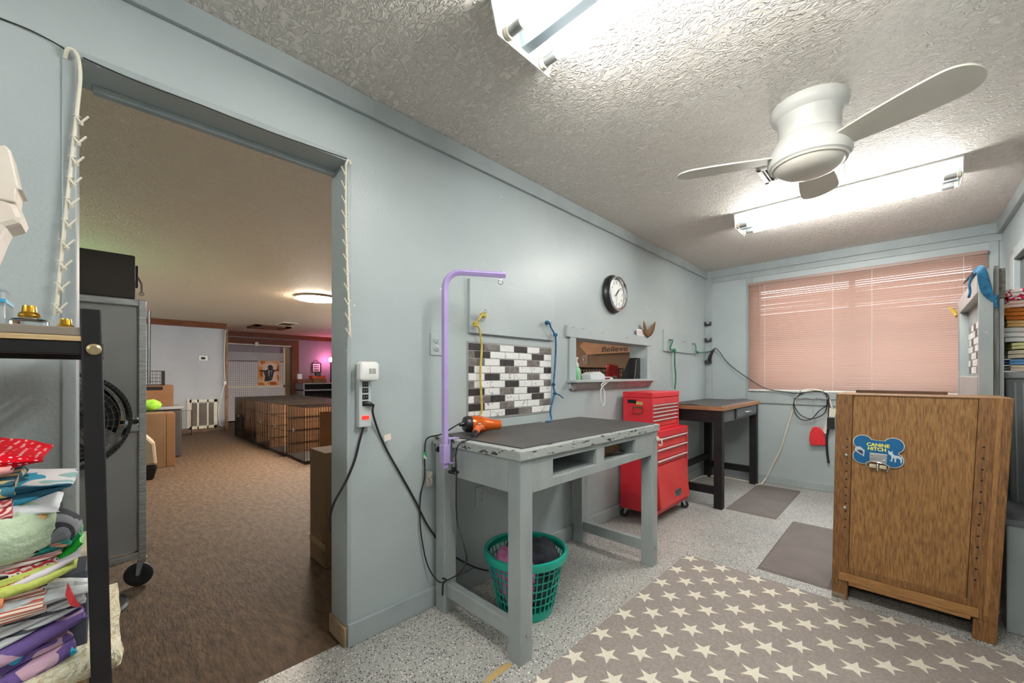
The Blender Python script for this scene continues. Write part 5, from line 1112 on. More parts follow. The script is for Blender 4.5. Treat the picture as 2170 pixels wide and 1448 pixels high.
def terry(name, a, b_): return mat(name, a, rough=.98, col2=b_, nscale=24, spec=.08, bump=.6, bscale=320, bdist=.004)
TWL = [  # top edge px y, bottom px y, material, label
    (612, 636, patches('pink_print_towel', [(236, 226, 222), (208, 40, 84), (240, 232, 228), (200, 30, 70)], 26), 'white towel with hot pink print, topmost of the towel stack'),
    (637, 652, terry('peach_pink_towel', (236, 196, 176), (230, 214, 210)), 'peach and pale pink towel under the hot pink printed one'),
    (653, 679, terry('rust_towel', (176, 98, 40), (196, 116, 54)), 'rust brown towel rolled at its end in the towel stack'),
    (680, 694, terry('tan_towel', (206, 164, 108), (216, 178, 124)), 'tan towel under the rust brown one in the stack'),
    (695, 726, terry('pastel_towel', (214, 226, 226), (236, 212, 200)), 'pale blue and peach towel, thickest of the towel stack'),
    (727, 741, terry('pale_yellow_towel', (228, 222, 164), (220, 214, 154)), 'pale yellow towel in the towel stack'),
    (742, 760, terry('beige_towel', (206, 194, 172), (214, 204, 184)), 'beige towel under the pale yellow one'),
    (761, 773, terry('sky_blue_towel', (104, 156, 206), (118, 170, 216)), 'sky blue towel near the bottom of the stack'),
    (774, 786, terry('cream_towel', (226, 210, 190), (220, 202, 180)), 'cream towel at the bottom of the towel stack')]
YT = 3.47
for i, (ya_, yb_, m_, lb) in enumerate(TWL):
    zt_, zb_ = P(2140, ya_, 1, YT).z, P(2140, yb_, 1, YT).z
    x0_ = P(2126 + (8, 10, 2, 4, 0, 14, 6, 10, 12)[i], 700, 1, YT).x
    folded('folded_towel', lb, 'towel', ((x0_ + .555) / 2, YT + .13, zb_), (.555 - x0_, .26, zt_ - zb_), m_, layers=3 if (zt_ - zb_) > .05 else 2, seed=1.3 * i + .4, group='folded towels', yaw=math.pi / 2 * 0)
zb_ = P(2140, 787, 1, YT).z
t = thing('grey_bin', 'tall ribbed grey plastic bin carrying the stack of towels', 'bin', (.465, 3.62, 0))
bxa, bxb, bya, byb = .385, .558, 3.43, 3.80
MB().hexa([V(bxa + .035, bya + .03, .0), V(bxb, bya + .03, .0), V(bxb, byb - .03, .0), V(bxa + .035, byb - .03, .0), V(bxa, bya, zb_ - .04), V(bxb, bya, zb_ - .04), V(bxb, byb, zb_ - .04), V(bxa, byb, zb_ - .04)]).build('body', mat('dark_grey_plastic', (104, 108, 110), rough=.5, col2=(92, 96, 98), nscale=6), t, bevel=.008)
MB().box((bxa - .008, bya - .01, zb_ - .04), (bxb, byb + .01, zb_ - .004)).build('lid', mat('lid_grey_plastic', (134, 136, 136), rough=.5, col2=(126, 128, 128)), t, bevel=.006)
for i in range(5):
    x = bxa + .03 + i * .028; MB().hexa([V(x + .02, bya + .022, .05), V(x + .026, bya + .022, .05), V(x + .026, bya + .032, .05), V(x + .02, bya + .032, .05), V(x, bya - .005, zb_ - .06), V(x + .008, bya - .005, zb_ - .06), V(x + .008, bya + .004, zb_ - .06), V(x, bya + .004, zb_ - .06)]).build('rib', mat('lid_grey_plastic', (134, 136, 136)), t)
# low grey step box by the wall
t = thing('step_box', 'low grey painted step box against the right wall beside the oak cabinet', 'step box', (.46, 3.2, 0))
x0_ = P(2133, 1200, 1, 2.95).x
MB().box((x0_, 2.95, 0), (.560, 3.38, .50)).build('box', M_GREYWOOD, t, bevel=.006); MB().box((x0_ - .01, 2.94, .501), (.560, 3.385, .53)).build('lid', mat('dark_grey_lid', (96, 100, 102), rough=.5, col2=(86, 90, 92)), t, bevel=.004)
# dark opening with casing on the right wall
t = thing('cased_opening', 'pale grey casing on the right wall with a black panel for its dark opening', 'panel', (XR, 4.2, 1.5))
MB().box((XR - .05, 4.30, 1.25), (XR, 4.42, 2.02)).build('casing', M_TRIM, t, bevel=.004); MB().box((XR - .05, 3.2, 1.98), (XR, 4.30, 2.05)).build('casing', M_TRIM, t, bevel=.004)
MB().box((XR - .02, 3.2, 1.25), (XR, 4.30, 1.98)).build('dark_panel', mat('dark_gloss', (22, 20, 22), rough=.2, col2=(28, 26, 28)), t)  # black sheet painted for the darkness inside the opening

# ================================================================== BLACK SHELF RACK with fabric (left foreground)
QX, QY = -1.225, -.013                    # front right post, base
t = thing('shelf_rack', 'black square tube shelf rack with a wooden shelf board beside the doorway', 'shelf rack', (-1.45, -.4, 0))
lean = .020
def post(x, y, nm='post', lean_=lean):
    w_ = .0155; a = [V(x - w_, y - w_ + lean_, 0), V(x + w_, y - w_ + lean_, 0), V(x + w_, y + w_ + lean_, 0), V(x - w_, y + w_ + lean_, 0)]
    return MB().hexa(a + [p + V(0, -lean_ * 1.35, 1.338) for p in a]).build(nm, M_BLACK, t, bevel=.003)
po = post(QX, QY); post(QX - .42, QY); post(QX, QY - 1.1); post(QX - .42, QY - 1.1)
zbolt = P(203, 741, 0, QX + .016).z
MB().lathe([(.011, 0), (.0115, .003), (.007, .005), (.007, .003), (.004, .003)], (QX + .0155, QY - .002, zbolt), n=18, U=V(0, 1, 0), W_=V(0, 0, 1), A=V(1, 0, 0)).build('bolt', mat('brass_bolt', (200, 178, 140), rough=.25, metal=.9, col2=(190, 168, 130)), po, smooth=40)
for zs, nm in ((1.2425, 'upper'), (.455, 'lower')):
    for x in (QX, QX - .42): MB().box((x - .012, QY - 1.1 + .015, zs), (x + .012, QY - .018, zs + .026)).build('long_rail', M_BLACK, t, bevel=.002)
    for y in (QY, QY - 1.1): MB().box((QX - .405, y - .012, zs), (QX - .016, y + .012, zs + .026)).build('side_rail', M_BLACK, t, bevel=.002)
MB().box((QX - .44, QY - 1.1, 1.2695), (QX + .014, QY - .018, 1.280)).build('plywood_board', M_PLY, t, bevel=.001)
MB().box((QX - .44, QY - 1.1, 1.2805), (QX + .012, QY - .018, 1.298)).build('shelf_board', mat('taupe_laminate', (134, 124, 112), rough=.5, col2=(122, 112, 102), nscale=8), t, bevel=.002)
MB().box((QX - .43, QY - 1.1, .482), (QX + .012, QY - .018, .495)).build('plywood_board', M_PLY, t)
ZS = 1.2985
def bottle(px, label, r=.026, h=.03, xx=-1.33):
    p = P(px, 700, 0, xx); p.z = ZS
    t = thing('perfume_bottle', label, 'bottle', p, 'small perfume bottles')
    MB().lathe([(r * .9, 0), (r, .002), (r, h * .6), (r * .85, h * .85), (.012, h), (.010, h + .002)], p, n=24).build('glass_body', M_GLASS, t, smooth=40)
    MB().lathe([(.0145, h), (.0155, h + .004), (.0135, h + .009), (.0105, h + .011), (.0095, h + .022), (.009, h + .024), (.004, h + .025)], p, n=22).build('gold_cap', M_GOLD, t, smooth=35)
bottle(62, 'small clear glass perfume bottle with a tall gold spray cap on the shelf board', .027, .018, -1.27)
bottle(139, 'tiny glass bottle showing only its gold cap behind the shelf post', .016, .008, -1.40)
p = P(6, 690, 0, -1.30)
t = thing('clear_box', 'clear plastic box with a blue edge on the shelf board', 'box', V(-1.32, p.y - .05, ZS))
MB().box((-1.37, p.y - .10, ZS), (-1.27, p.y + .006, ZS + .075)).build('box', mat('clear_plastic', (225, 232, 236), rough=.15, trans=.75), t, bevel=.004); MB().box((-1.371, p.y - .101, ZS + .045), (-1.269, p.y + .007, ZS + .052)).build('blue_band', mat('cyan_band', (60, 160, 200), rough=.4, col2=(50, 150, 190)), t)
# cream plastic scoop stack rising behind the shelf
xx = -1.42
t = thing('plastic_scoop', 'stacked cream plastic scoops leaning above the shelf rack by the wall', 'scoop', V(xx, P(-60, 700, 0, xx).y, ZS))
def outline(pts, x, th): return MB().slab([P(a, b, 0, x) for a, b in pts], (-th, 0, 0))
M_SCOOP = mat('cream_scoop_plastic', (222, 212, 200), rough=.4, col2=(214, 202, 188))
low = P(-90, 700, 0, xx); 
outline([(-60, 330), (0, 308), (10, 306), (22, 318), (40, 395), (50, 403), (36, 402), (34, 430), (-60, 410)], xx, .09).build('upper_scoop', M_SCOOP, t, bevel=.010)
outline([(-60, 395), (2, 398), (20, 418), (42, 440), (50, 462), (44, 474), (14, 482), (2, 505), (-20, 560), (-60, 640), (-110, 693), (-170, 693), (-130, 500)], xx - .004, .10).build('lower_scoop', M_SCOOP, t, bevel=.012)

# ---- the pile of fabrics on the lower shelf
XFR = -1.265
def pz(y, x=XFR, px=90): return P(px, y, 0, x).z
def py_(px, x=XFR): return P(px, 1000, 0, x).y
def fab(label, xr, yt, yb, m_, layers=3, depth=.30, ln=.40, taper=0.0, tilt=0.0, sag=0.0, seed=0.0, xo=0.0, yaw=0.0, cat='fabric'):
    ye = py_(xr); z0_, z1_ = pz(yb), pz(yt)
    return folded('folded_fabric', label, cat, (XFR - depth / 2 + xo, ye - ln / 2, z0_), (depth, ln, max(.008, z1_ - z0_)), m_, layers, seed, yaw, taper=taper, tilt=tilt, sag=sag, group='fabrics piled on the rack', n=22)
fab('cream knitted blanket at the bottom of the fabric pile', 252, 1402, 1480, mat('cream_knit', (232, 224, 198), rough=.98, col2=(206, 184, 138), nscale=70, lo=.5, hi=.7, bump=1.0, bscale=110), 2, .36, .46, .1, 0, 0, .3)
fab('purple, pink and turquoise camouflage print fabric folded low in the pile', 172, 1348, 1425, patches('purple_print', [(196, 160, 178), (104, 84, 140), (92, 74, 128), (60, 176, 206), (104, 84, 140)], 16), 3, .28, .26, .4, R(19), 0, 1.1, .005)
fab('plain purple and lilac fabric folded edge over the camouflage print', 190, 1312, 1350, patches('purple_print_b', [(104, 84, 140), (190, 156, 180), (104, 84, 140), (70, 170, 200)], 11), 2, .27, .26, .4, R(19), 0, 2.4, .004)
fab('stack of white and dark grey sheets with sharp folds', 186, 1275, 1318, stripes('grey_white_layers', [(226, 226, 228), (208, 208, 212), (84, 84, 92), (232, 232, 234)], 42, 2), 5, .27, .26, .45, R(17), 0, 3.1, .002)
fab('crumpled pale blue and white sheet hanging over the pile', 196, 1215, 1290, mat('pale_blue_sheet', (206, 214, 222), rough=.8, col2=(232, 232, 232), nscale=10, bump=.9, bscale=18, bdist=.03), 3, .29, .34, .75, R(3), .3, 4.2, .008)
fab('red and cream striped cotton folded in the pile', 98, 1240, 1300, stripes('red_cream_stripe', [(238, 226, 208), (238, 226, 208), (178, 70, 60), (238, 226, 208), (150, 130, 120), (196, 90, 78)], 75, 2), 3, .27, .25, .08, R(4), 0, 5.3, .016)
fab('black and brown lace strip under the tan corduroy', 102, 1226, 1242, mat('brown_lace', (54, 42, 36), rough=.9, col2=(170, 130, 96), nscale=60, lo=.5, hi=.6), 2, .26, .25, .1, R(4), 0, 6.2, .017)
fab('tan brown corduroy folded in the pile', 101, 1203, 1226, stripes('tan_corduroy', [(166, 100, 40), (148, 86, 32), (186, 118, 54)], 160, 1), 2, .26, .25, .1, R(5), 0, 7.0, .019)
fab('small coral orange cloth end among the striped cotton', 10, 1232, 1262, mat('coral_cloth', (232, 148, 110), rough=.9, col2=(222, 134, 98)), 2, .2, .2, .1, 0, 0, 7.7, .025)
fab('black, red and white houndstooth fabric in the pile', 122, 1186, 1206, patches('plaid_red_black', [(40, 36, 40), (216, 206, 198), (180, 60, 70), (232, 224, 216)], 45), 3, .26, .26, .3, R(5), 0, 8.3, .016)
fab('pink and white ribbon striped fabric in the pile', 128, 1172, 1188, stripes('pink_ribbon', [(226, 190, 186), (244, 236, 230), (196, 120, 120)], 120, 2), 3, .25, .25, .4, R(6), 0, 8.9, .012)
fab('teal and brown printed fabric under the pale green cushion', 148, 1152, 1176, patches('teal_print', [(40, 130, 124), (34, 118, 112), (196, 150, 120), (70, 150, 140)], 22), 3, .25, .27, .5, R(4), 0, 9.4, .01)
fab('dark brown printed fabric sliding out from under the pale green cushion', 82, 1156, 1170, patches('brown_print', [(80, 50, 26), (200, 150, 90), (50, 34, 22)], 30), 2, .25, .22, .3, R(6), 0, 9.9, .018)
def blob(label, px, py, rad, m_, seed, x=XFR, cat='fabric', amp=.1, nn=(40, 28)): 
    p = P(px, py, 0, x); return lump('folded_fabric', p, rad, m_, label, cat, seed, 'fabrics piled on the rack', nn, amp)
blob('pale green fleece cushion bulging from the pile', 8, 1132, (.06, .072, .060), mat('pale_green_fleece', (196, 214, 184), rough=.98, col2=(186, 204, 174), nscale=20, bump=.5, bscale=120), 1.4, -1.285, 'cushion', .06)
blob('grey and black bird shaped cloth with an orange patch', 108, 1122, (.05, .044, .040), patches('penguin_cloth', [(120, 122, 128), (130, 132, 138), (60, 60, 66), (126, 128, 132), (206, 206, 208)], 12), 2.6, -1.315, 'cloth toy', .06)
blob('small orange cloth patch above the pale green cushion', 64, 1101, (.016, .022, .012), mat('orange_cloth', (224, 164, 96), rough=.95, col2=(230, 190, 140), nscale=20), 3.9, -1.262, 'cloth', .08, (20, 14))
fab('lime green net cloth crumpled at the end of the pile', 165, 1186, 1226, mat('lime_net', (206, 214, 120), rough=.8, col2=(190, 200, 96), nscale=14, bump=.8, bscale=30, bdist=.02), 3, .16, .10, .55, R(12), 0, 3.3, .022)
fab('white and lilac paper-thin scrap over the lime net', 176, 1180, 1196, mat('lilac_scrap', (226, 218, 224), rough=.8, col2=(210, 200, 214), nscale=10), 2, .12, .12, .7, R(22), 0, 4.9, .022)
fab('glossy emerald green cloth strip poking up from the pile', 178, 1142, 1166, dots('emerald_dots', (30, 132, 78), (150, 206, 170), 120, .18, .4), 2, .10, .08, .5, R(38), 0, 1.9, -.03)
fab('bright green beaded strip beside the emerald cloth', 180, 1160, 1176, stripes('bright_green', [(40, 176, 60), (30, 140, 46)], 300, 1, .4), 2, .08, .06, .3, R(40), 0, 2.9, -.01)
fab('small red cloth tucked behind the teal print', 132, 1150, 1162, mat('red_cloth', (196, 36, 44), rough=.9, col2=(220, 170, 150), nscale=20, lo=.55, hi=.6), 2, .16, .12, .5, R(4), 0, 6.9, -.03)
fab('white and blue plaid cloth with a folded point', 152, 1020, 1072, patches('blue_plaid', [(34, 76, 96), (60, 150, 180), (228, 230, 232), (232, 232, 232), (150, 190, 190)], 13, stretch=(1, 1, 2.4)), 3, .24, .26, .92, R(2), -.1, 2.2, .0)
fab('white inner fold of the blue plaid cloth', 122, 1060, 1100, mat('white_cloth', (222, 224, 228), rough=.95, col2=(214, 216, 220)), 2, .2, .22, .8, R(-4), .2, 5.5, .012)
fab('pink and burgundy waved fabric above the pale green cushion', 27, 1045, 1092, stripes('burgundy_wave', [(150, 50, 60), (226, 180, 170), (170, 70, 78), (232, 196, 186)], 45, 2, noise=.12), 3, .2, .2, .08, 0, 0, 3.8, .022)
fab('dark blue and yellow printed fabric under the red dotted cloth', 30, 1006, 1045, patches('blue_yellow_print', [(40, 84, 104), (60, 110, 128), (214, 190, 130), (196, 206, 206)], 22), 3, .2, .2, .08, 0, 0, 4.4, .018)
fab('bright red cloth with white dots at the top of the pile', 88, 940, 1006, dots('red_dotted', (212, 14, 34), (244, 226, 226), 150, .26, .9, (1, .6, 1.2)), 2, .26, .26, .85, R(-2), .05, 1.0, .006)
fab('pink hemmed cloth end under the red dotted cloth', 27, 976, 996, mat('pink_hem', (232, 170, 166), rough=.9, col2=(224, 150, 150)), 2, .22, .18, .15, 0, 0, 8.0, .022)
tag(MB().box((-1.60, py_(196, -1.45) - .12, .56), (-1.42, py_(196, -1.45), pz(1158, -1.45, 190))).build('beige_box', mat('beige_card', (206, 192, 166), rough=.8, col2=(198, 184, 158)), bevel=.003), 'upright beige card box behind the fabric pile', 'box')
tag(MB().box((-1.41, py_(187, -1.36) - .10, .60), (-1.30, py_(187, -1.36), pz(1192, -1.36, 180))).build('navy_folder', mat('navy_card', (52, 58, 70), rough=.6, col2=(46, 52, 62)), bevel=.003), 'dark navy folder standing behind the lime net cloth', 'folder')
fl = P(165, 1270, 0, XFR + .012)
t = tag(MB().slab([P(143, 1235, 0, XFR + .02), P(156, 1262, 0, XFR + .022), P(172, 1288, 0, XFR + .02), P(150, 1285, 0, XFR + .02), P(138, 1262, 0, XFR + .02)], (-.003, 0, 0)).build('red_scrap', mat('red_white_scrap', (222, 60, 66), rough=.7, col2=(236, 232, 228), nscale=14, lo=.5, hi=.54)), 'red and white folded paper scrap on the crumpled sheet', 'scrap')

# ================================================================== BACK ROOM, NEAR THE DOORWAY
# steel cage cart with panels
SXF = -3.09; syr = P(304, 700, 0, SXF).y
t = thing('steel_cart', 'tall brushed steel cage bank on wheels beyond the doorway', 'steel cart', (SXF - .35, syr - .4, 0))
zt_ = 1.625; w_ = .032; y1_ = syr + .012; y0_ = y1_ - 1.0
for x in (SXF, SXF - .65):
    for y in (y1_ - w_, y0_): MB().box((x - w_, y, .14), (x, y + w_, zt_)).build('corner_post', M_STEEL, t, bevel=.003)
for z in (.16, .885, zt_ - .035): MB().box((SXF - .022, y0_ + w_, z), (SXF - .002, y1_ - w_, z + .035)).build('cross_rail', M_STEEL, t, bevel=.002)
MB().box((SXF - .65, y0_, zt_ - .004), (SXF, y1_, zt_)).build('top_panel', M_STEELP, t)
MB().box((SXF - .040, y0_ + w_, .96), (SXF - .028, y1_ - w_, zt_ - .036)).build('door_panel', M_STEELP, t); MB().box((SXF - .040, y0_ + w_, .20), (SXF - .028, y1_ - w_, .88)).build('door_panel', M_STEELP, t)
MB().box((SXF - .64, y1_ - .012, .20), (SXF - .03, y1_ - .006, zt_ - .01)).build('side_panel', M_STEELP, t)
MB().box((SXF - .06, y1_ - .5, .925), (SXF - .02, y1_ - w_, .945)).build('tray_edge', M_BLACK, t)
MB().tube([(SXF - .03, y1_ + .012, 1.15), (SXF - .03, y1_ + .014, 1.57)], .008, n=8).build('door_hinge_rod', M_CHROME, t, smooth=40)
for x, y, a in ((SXF - .02, y1_ - .016, R(-110)), (SXF - .02, y0_ + .016, 0), (SXF - .63, y1_ - .016, 0), (SXF - .63, y0_ + .016, 0)): caster(t, x, y, .16, .066, a)
# dark box on the cart
yd = P(287, 600, 0, SXF - .02).y
t = thing('dark_crate', 'dark brown chest with a hanging latch standing on the steel cart', 'chest', (SXF - .3, yd - .4, zt_))
MB().box((SXF - .6, yd - .85, zt_ + .001), (SXF - .02, yd, zt_ + .25)).build('chest', mat('dark_brown_panel', (52, 45, 38), rough=.6, col2=(58, 50, 42), nscale=6), t, bevel=.008)
MB().box((SXF - .10, yd, zt_ + .08), (SXF - .05, yd + .012, zt_ + .20)).build('latch_plate', M_BLACK, t); MB().tube([(SXF - .07, yd + .012, zt_ + .14), (SXF - .07, yd + .028, zt_ + .10), (SXF - .07, yd + .028, zt_ + .05)], .005, n=6).tube([(SXF - .07, yd + .028 + .010 * math.cos(R(a)), zt_ + .045 + .010 * math.sin(R(a))) for a in range(0, 360, 40)], .003, n=5, closed=True).build('hanging_clip', M_STEEL, t, smooth=50)
# pedestal fan
FX, FY = -2.92, -.105; FZ = 1.2 - 97 / 849 * 2.04; FR = .245
t = thing('pedestal_fan', 'black round pedestal fan standing in front of the steel cart', 'fan', (FX, FY, 0))
MB().lathe([(.19, .001), (.20, .006), (.19, .018), (.10, .032), (.03, .042), (.02, .06)], (FX - .02, FY, 0), n=40).build('base', M_BLACKP, t, smooth=40)
MB().cyl((FX - .05, FY, .04), (FX - .05, FY, FZ - .03), .013, n=12).build('pole', M_BLACKP, t, smooth=40)
fd = V(.93, .36, 0).normalized(); fu = V(-fd.y, fd.x, 0); fc = V(FX, FY - .02, FZ)
def ringp(r, x): return [fc + fd * x + fu * (r * math.cos(R(a))) + V(0, 0, r * math.sin(R(a))) for a in range(0, 360, 9)]
m = MB()
for r_, x in ((.06, .045), (.085, .044), (.11, .042), (.135, .038), (.16, .032), (.185, .024), (.21, .012)): m.tube(ringp(r_, x), .0022, n=4, closed=True)
for k in range(28):
    a = 2 * math.pi * k / 28; d_ = fu * math.cos(a) + V(0, 0, math.sin(a)); m.tube([fc + fd * .045 + d_ * .05, fc + fd * .036 + d_ * .15, fc + fd * .0 + d_ * .232], .0018, n=4)
m.build('front_grille', mat('grille_grey', (86, 84, 80), rough=.4, col2=(70, 68, 66)), t)
MB().lathe([(.228, -.02), (.245, -.02), (.247, 0), (.245, .012), (.228, .012), (.228, -.02)], fc, n=56, U=fu, W_=V(0, 0, 1), A=fd, cap0=False, cap1=False).build('grille_rim', M_BLACKP, t, smooth=40)
m = MB()
for k in range(72):
    a = 2 * math.pi * k / 72; d_ = fu * math.cos(a) + V(0, 0, math.sin(a)); m.tube([fc + fd * .013 + d_ * .232, fc + fd * .013 + d_ * .246], .0028, n=4)
m.build('rim_ribs', mat('grille_grey', (86, 84, 80)), t)
MB().lathe([(.03, -.12), (.06, -.11), (.065, -.03), (.05, .04), (.045, .048), (.005, .05)], fc, n=28, U=fu, W_=V(0, 0, 1), A=fd).build('motor_hub', M_BLACKP, t, smooth=40)
for k in range(3):
    a0 = R(120 * k + 20); b = MB()
    def bl(u, v, a0=a0): r_ = .045 + .165 * u; a = a0 + (v - .5) * 1.5 * (.6 + .4 * u); return fc + fd * (-.02 + .03 * (v - .5)) + fu * (r_ * math.cos(a)) + V(0, 0, r_ * math.sin(a))
    b.grid(bl, 8, 10); o = b.build('blade', M_BLACKP, t, smooth=60); s_ = o.modifiers.new('solid', 'SOLIDIFY'); s_.thickness = .003
# tall cardboard box by the jamb
t = thing('cardboard_box', 'tall closed cardboard box standing just past the doorway', 'box', (-2.69, 1.2, 0))
MB().box((-2.82, .957, 0), (-2.56, 1.52, .715)).build('carton', M_CARDD, t, bevel=.003)
MB().box((-2.822, .954, .11), (-2.558, .957, .150)).build('tape_band', mat('tan_tape', (140, 112, 78), rough=.5, col2=(132, 104, 72)), t)
for k in range(3): MB().box((-2.60, .9555, .075 + k * .035), (-2.575, .9568, .095 + k * .035)).build('printed_mark', M_BLACK, t)

# ================================================================== BACK ROOM: CRATES
M_WIRE = mat('crate_wire', (34, 30, 28), rough=.4, metal=.3, col2=(56, 50, 44), nscale=30)
edges = [-5.70, -6.48, -7.24, -8.02, -8.78, -9.42]; stag = [1.87, 1.84, 1.83, 1.82, 1.80]
CRL = ['black wire dog crate nearest the doorway, end of the row', 'second black wire dog crate in the row from the tall cardboard box', 'middle black wire dog crate of the row of five', 'fourth black wire dog crate in the row, before the last', 'last black wire dog crate of the row by the pegboard']
for i in range(5):
    x1_, x0_ = edges[i] - .015, edges[i + 1] + .015; y0_ = stag[i]
    t = wire_box('dog_crate', CRL[i], 'dog crate', (x0_, y0_, .01), (x1_, 2.95, .765), M_WIRE, .034, .0032, 'wire dog crates in a row', mat('crate_tray', (40, 38, 38), rough=.5, col2=(50, 48, 46)))
    m = MB().box((x0_ + .30, y0_ - .012, .40), (x0_ + .36, y0_ - .004, .44)); m.build('latch', M_STEEL, t)
    tag(MB().box((x0_ - .012, y0_ + .02, 0.0), (x0_ - .004, 2.9, .74)).build('cardboard_sheet', M_CARD), ['brown cardboard sheet behind the nearest dog crate', 'brown cardboard sheet behind the second dog crate', 'brown cardboard sheet behind the middle dog crate', 'brown cardboard sheet behind the fourth dog crate', 'brown cardboard sheet behind the last dog crate'][i], 'cardboard', 'cardboard sheets between the crates')
    tag(MB().box((x0_ + .09, 2.30 - .07 * i, .047), (x1_ - .09, 2.78, .60)).build('cardboard_box', M_CARD, bevel=.004), ['cardboard box inside the nearest dog crate', 'cardboard box inside the second dog crate', 'cardboard box inside the middle dog crate', 'cardboard box inside the fourth dog crate', 'cardboard box inside the last dog crate'][i], 'box', 'boxes inside the crates')
t = thing('cardboard_sheet', 'cardboard front sheet with a cut opening before the nearest crate', 'cardboard', (-5.67, 2.45, 0))
m = MB(); m.box((-5.682, 2.05, 0), (-5.674, 2.28, .70)); m.box((-5.682, 2.28, .56), (-5.674, 3.0, .70)); m.box((-5.682, 2.72, 0), (-5.674, 3.0, .56)); m.build('sheet', M_CARD, t)
w_ = MB()
for k in range(10): w_.cyl((-5.665, 2.29 + k * .046, .02), (-5.665, 2.29 + k * .046, .52), .003, n=4)
for z in (.03, .2, .36, .51): w_.cyl((-5.665, 2.28, z), (-5.665, 2.72, z), .004, n=4)
w_.build('wire_gate', M_WIRE, t); MB().box((-5.662, 2.44, .40), (-5.660, 2.52, .48)).build('white_label', M_WHITEP, t)
# left cluster of boxes and crates
t = thing('cardboard_box', 'flattened brown carton leaning past the steel cart', 'box', (-6.95, .55, 0))
a_, b_ = G(326, 996), G(357, 991); 
MB().box((-7.2, -.15, 0), (-6.87, .565, .705)).build('carton', M_CARDD, t, bevel=.006); MB().box((-7.2, .567, 0), (-6.87, .655, .70)).build('side_flap', M_CARD, t, bevel=.004)
t = thing('pet_carrier', 'cream and black plastic pet carrier beside the brown carton', 'pet carrier', (-6.3, .25, 0))
MB().prism([(-.25, .16), (.25, .16), (.23, .42), (.15, .52), (-.15, .52), (-.23, .42)], (-6.55, .18, 0), (0, 1, 0), (0, 0, 1), (.4, 0, 0)).build('upper_shell', mat('tan_plastic', (176, 160, 138), rough=.5, col2=(166, 150, 128)), t, bevel=.03); MB().prism([(-.22, 0), (.22, 0), (.255, .155), (-.255, .155)], (-6.55, .18, 0), (0, 1, 0), (0, 0, 1), (.4, 0, 0)).build('lower_shell', M_BLACKP, t, bevel=.02)
wire_box('wire_crate', 'small wire crate with cardboard on top of the stacked boxes', 'crate', (-8.2, -.1, 1.05), (-7.75, .62, 1.26), M_WIRE, .05, .003)
t = thing('cardboard_box', 'open brown carton stacked behind the pet carrier', 'box', (-7.95, .3, .72)); MB().box((-8.2, -.2, .74), (-7.75, .72, 1.048)).build('carton', M_CARD, t, bevel=.004); MB().box((-7.752, .35, .98), (-7.749, .6, 1.03)).build('print', M_BLACK, t)
t = thing('plastic_bin', 'grey storage bin with folded crates under the open carton', 'bin', (-7.9, .3, 0)); MB().box((-8.25, -.3, 0), (-7.6, .80, .70)).build('bin', mat('grey_storage', (70, 68, 66), rough=.5, col2=(60, 58, 56)), t, bevel=.02); MB().box((-8.27, -.32, .70), (-7.58, .82, .738)).build('lid', mat('pale_lid', (150, 150, 152), rough=.4, col2=(140, 140, 142)), t, bevel=.008)
lump('green_toy', P(320, 856, 0, -7.2) + V(0, 0, 0), (.08, .10, .07), mat('lime_green_toy', (150, 200, 60), rough=.8, col2=(120, 176, 50), nscale=10), 'lime green soft toy on the brown carton', 'toy', 1.2, n=(24, 16))
for o in bpy.data.objects:
    if o.name == 'green_toy': o.location.z = .707
t = thing('exercise_pen', 'folded wire exercise panel standing before the wall grille', 'wire panel', (-9.2, 1.0, 0))
pa, pb = G(370, 927), G(406, 918)
m = MB(); pb = V(pa.x - .05, P(406, 918, 0, pa.x - .05).y, 0); zz = .50
m.tube([pa + V(0, 0, .01), pb + V(0, 0, .01), pb + V(0, 0, zz), pa + V(0, 0, zz)], .008, n=5, closed=True); m.build('frame', M_BLACK, t)
m = MB()
for k in range(1, 14): q = pa.lerp(pb, k / 14); m.cyl(q, q + V(0, 0, zz), .0022, n=4)
m.build('wires', M_WIRE, t)

# ================================================================== BACK ROOM: FAR WALLS
def fbox(px0, py0, px1, py1, xpl, th): a, b = P(px0, py0, 0, xpl), P(px1, py1, 0, xpl); return (xpl, a.y, b.z), (xpl + th, b.y, a.z)
trim(20, (XF, YS, ZC2 - .12), (XF + .03, yr, ZC2), M_BEAM)
trim(21, (XF2, yr, 2.20), (XF2 + .03, YB, ZC2), M_BEAM)
lo, hi = fbox(480, 711, 632, 733, XF2, .05); trim(22, (XF2, yr, 1.985), (XF2 + .05, P(632, 800, 0, XF2).y, 2.17), M_BEAM)
trim(23, (XF2, ob, 0), (XF2 + .06, P(632, 800, 0, XF2).y, 1.985), M_BEAM)
trim(24, (XF, yr - .03, 0), (XF + .05, yr + .02, ZC2 - .12), mat('raw_stud', (150, 120, 90), rough=.8, col2=(120, 94, 70), nscale=12))
t = thing('thermostat', 'white thermostat with dark display on the far grey wall', 'thermostat', P(428, 766, 0, XF)); lo, hi = fbox(421, 754, 440, 765, XF, .025)
MB().box(lo, hi).build('case', M_WHITEP, t, bevel=.004); lo, hi = fbox(426, 757, 435, 762, XF + .0255, .002); MB().box(lo, hi).build('display', M_BLACK, t)
t = thing('return_grille', 'white louvred return air grille low on the far grey wall', 'grille', P(430, 905, 0, XF))
lo, hi = fbox(398, 848, 460, 906, XF, .03); y0_, y1_, z0_, z1_ = lo[1], hi[1], lo[2], hi[2]
m = MB()
for a, b, c_, d in ((y0_, y0_ + .06, z0_, z1_), (y1_ - .06, y1_, z0_, z1_), (y0_, y1_, z0_, z0_ + .06), (y0_, y1_, z1_ - .06, z1_)): m.box((XF, a, c_), (XF + .03, b, d))
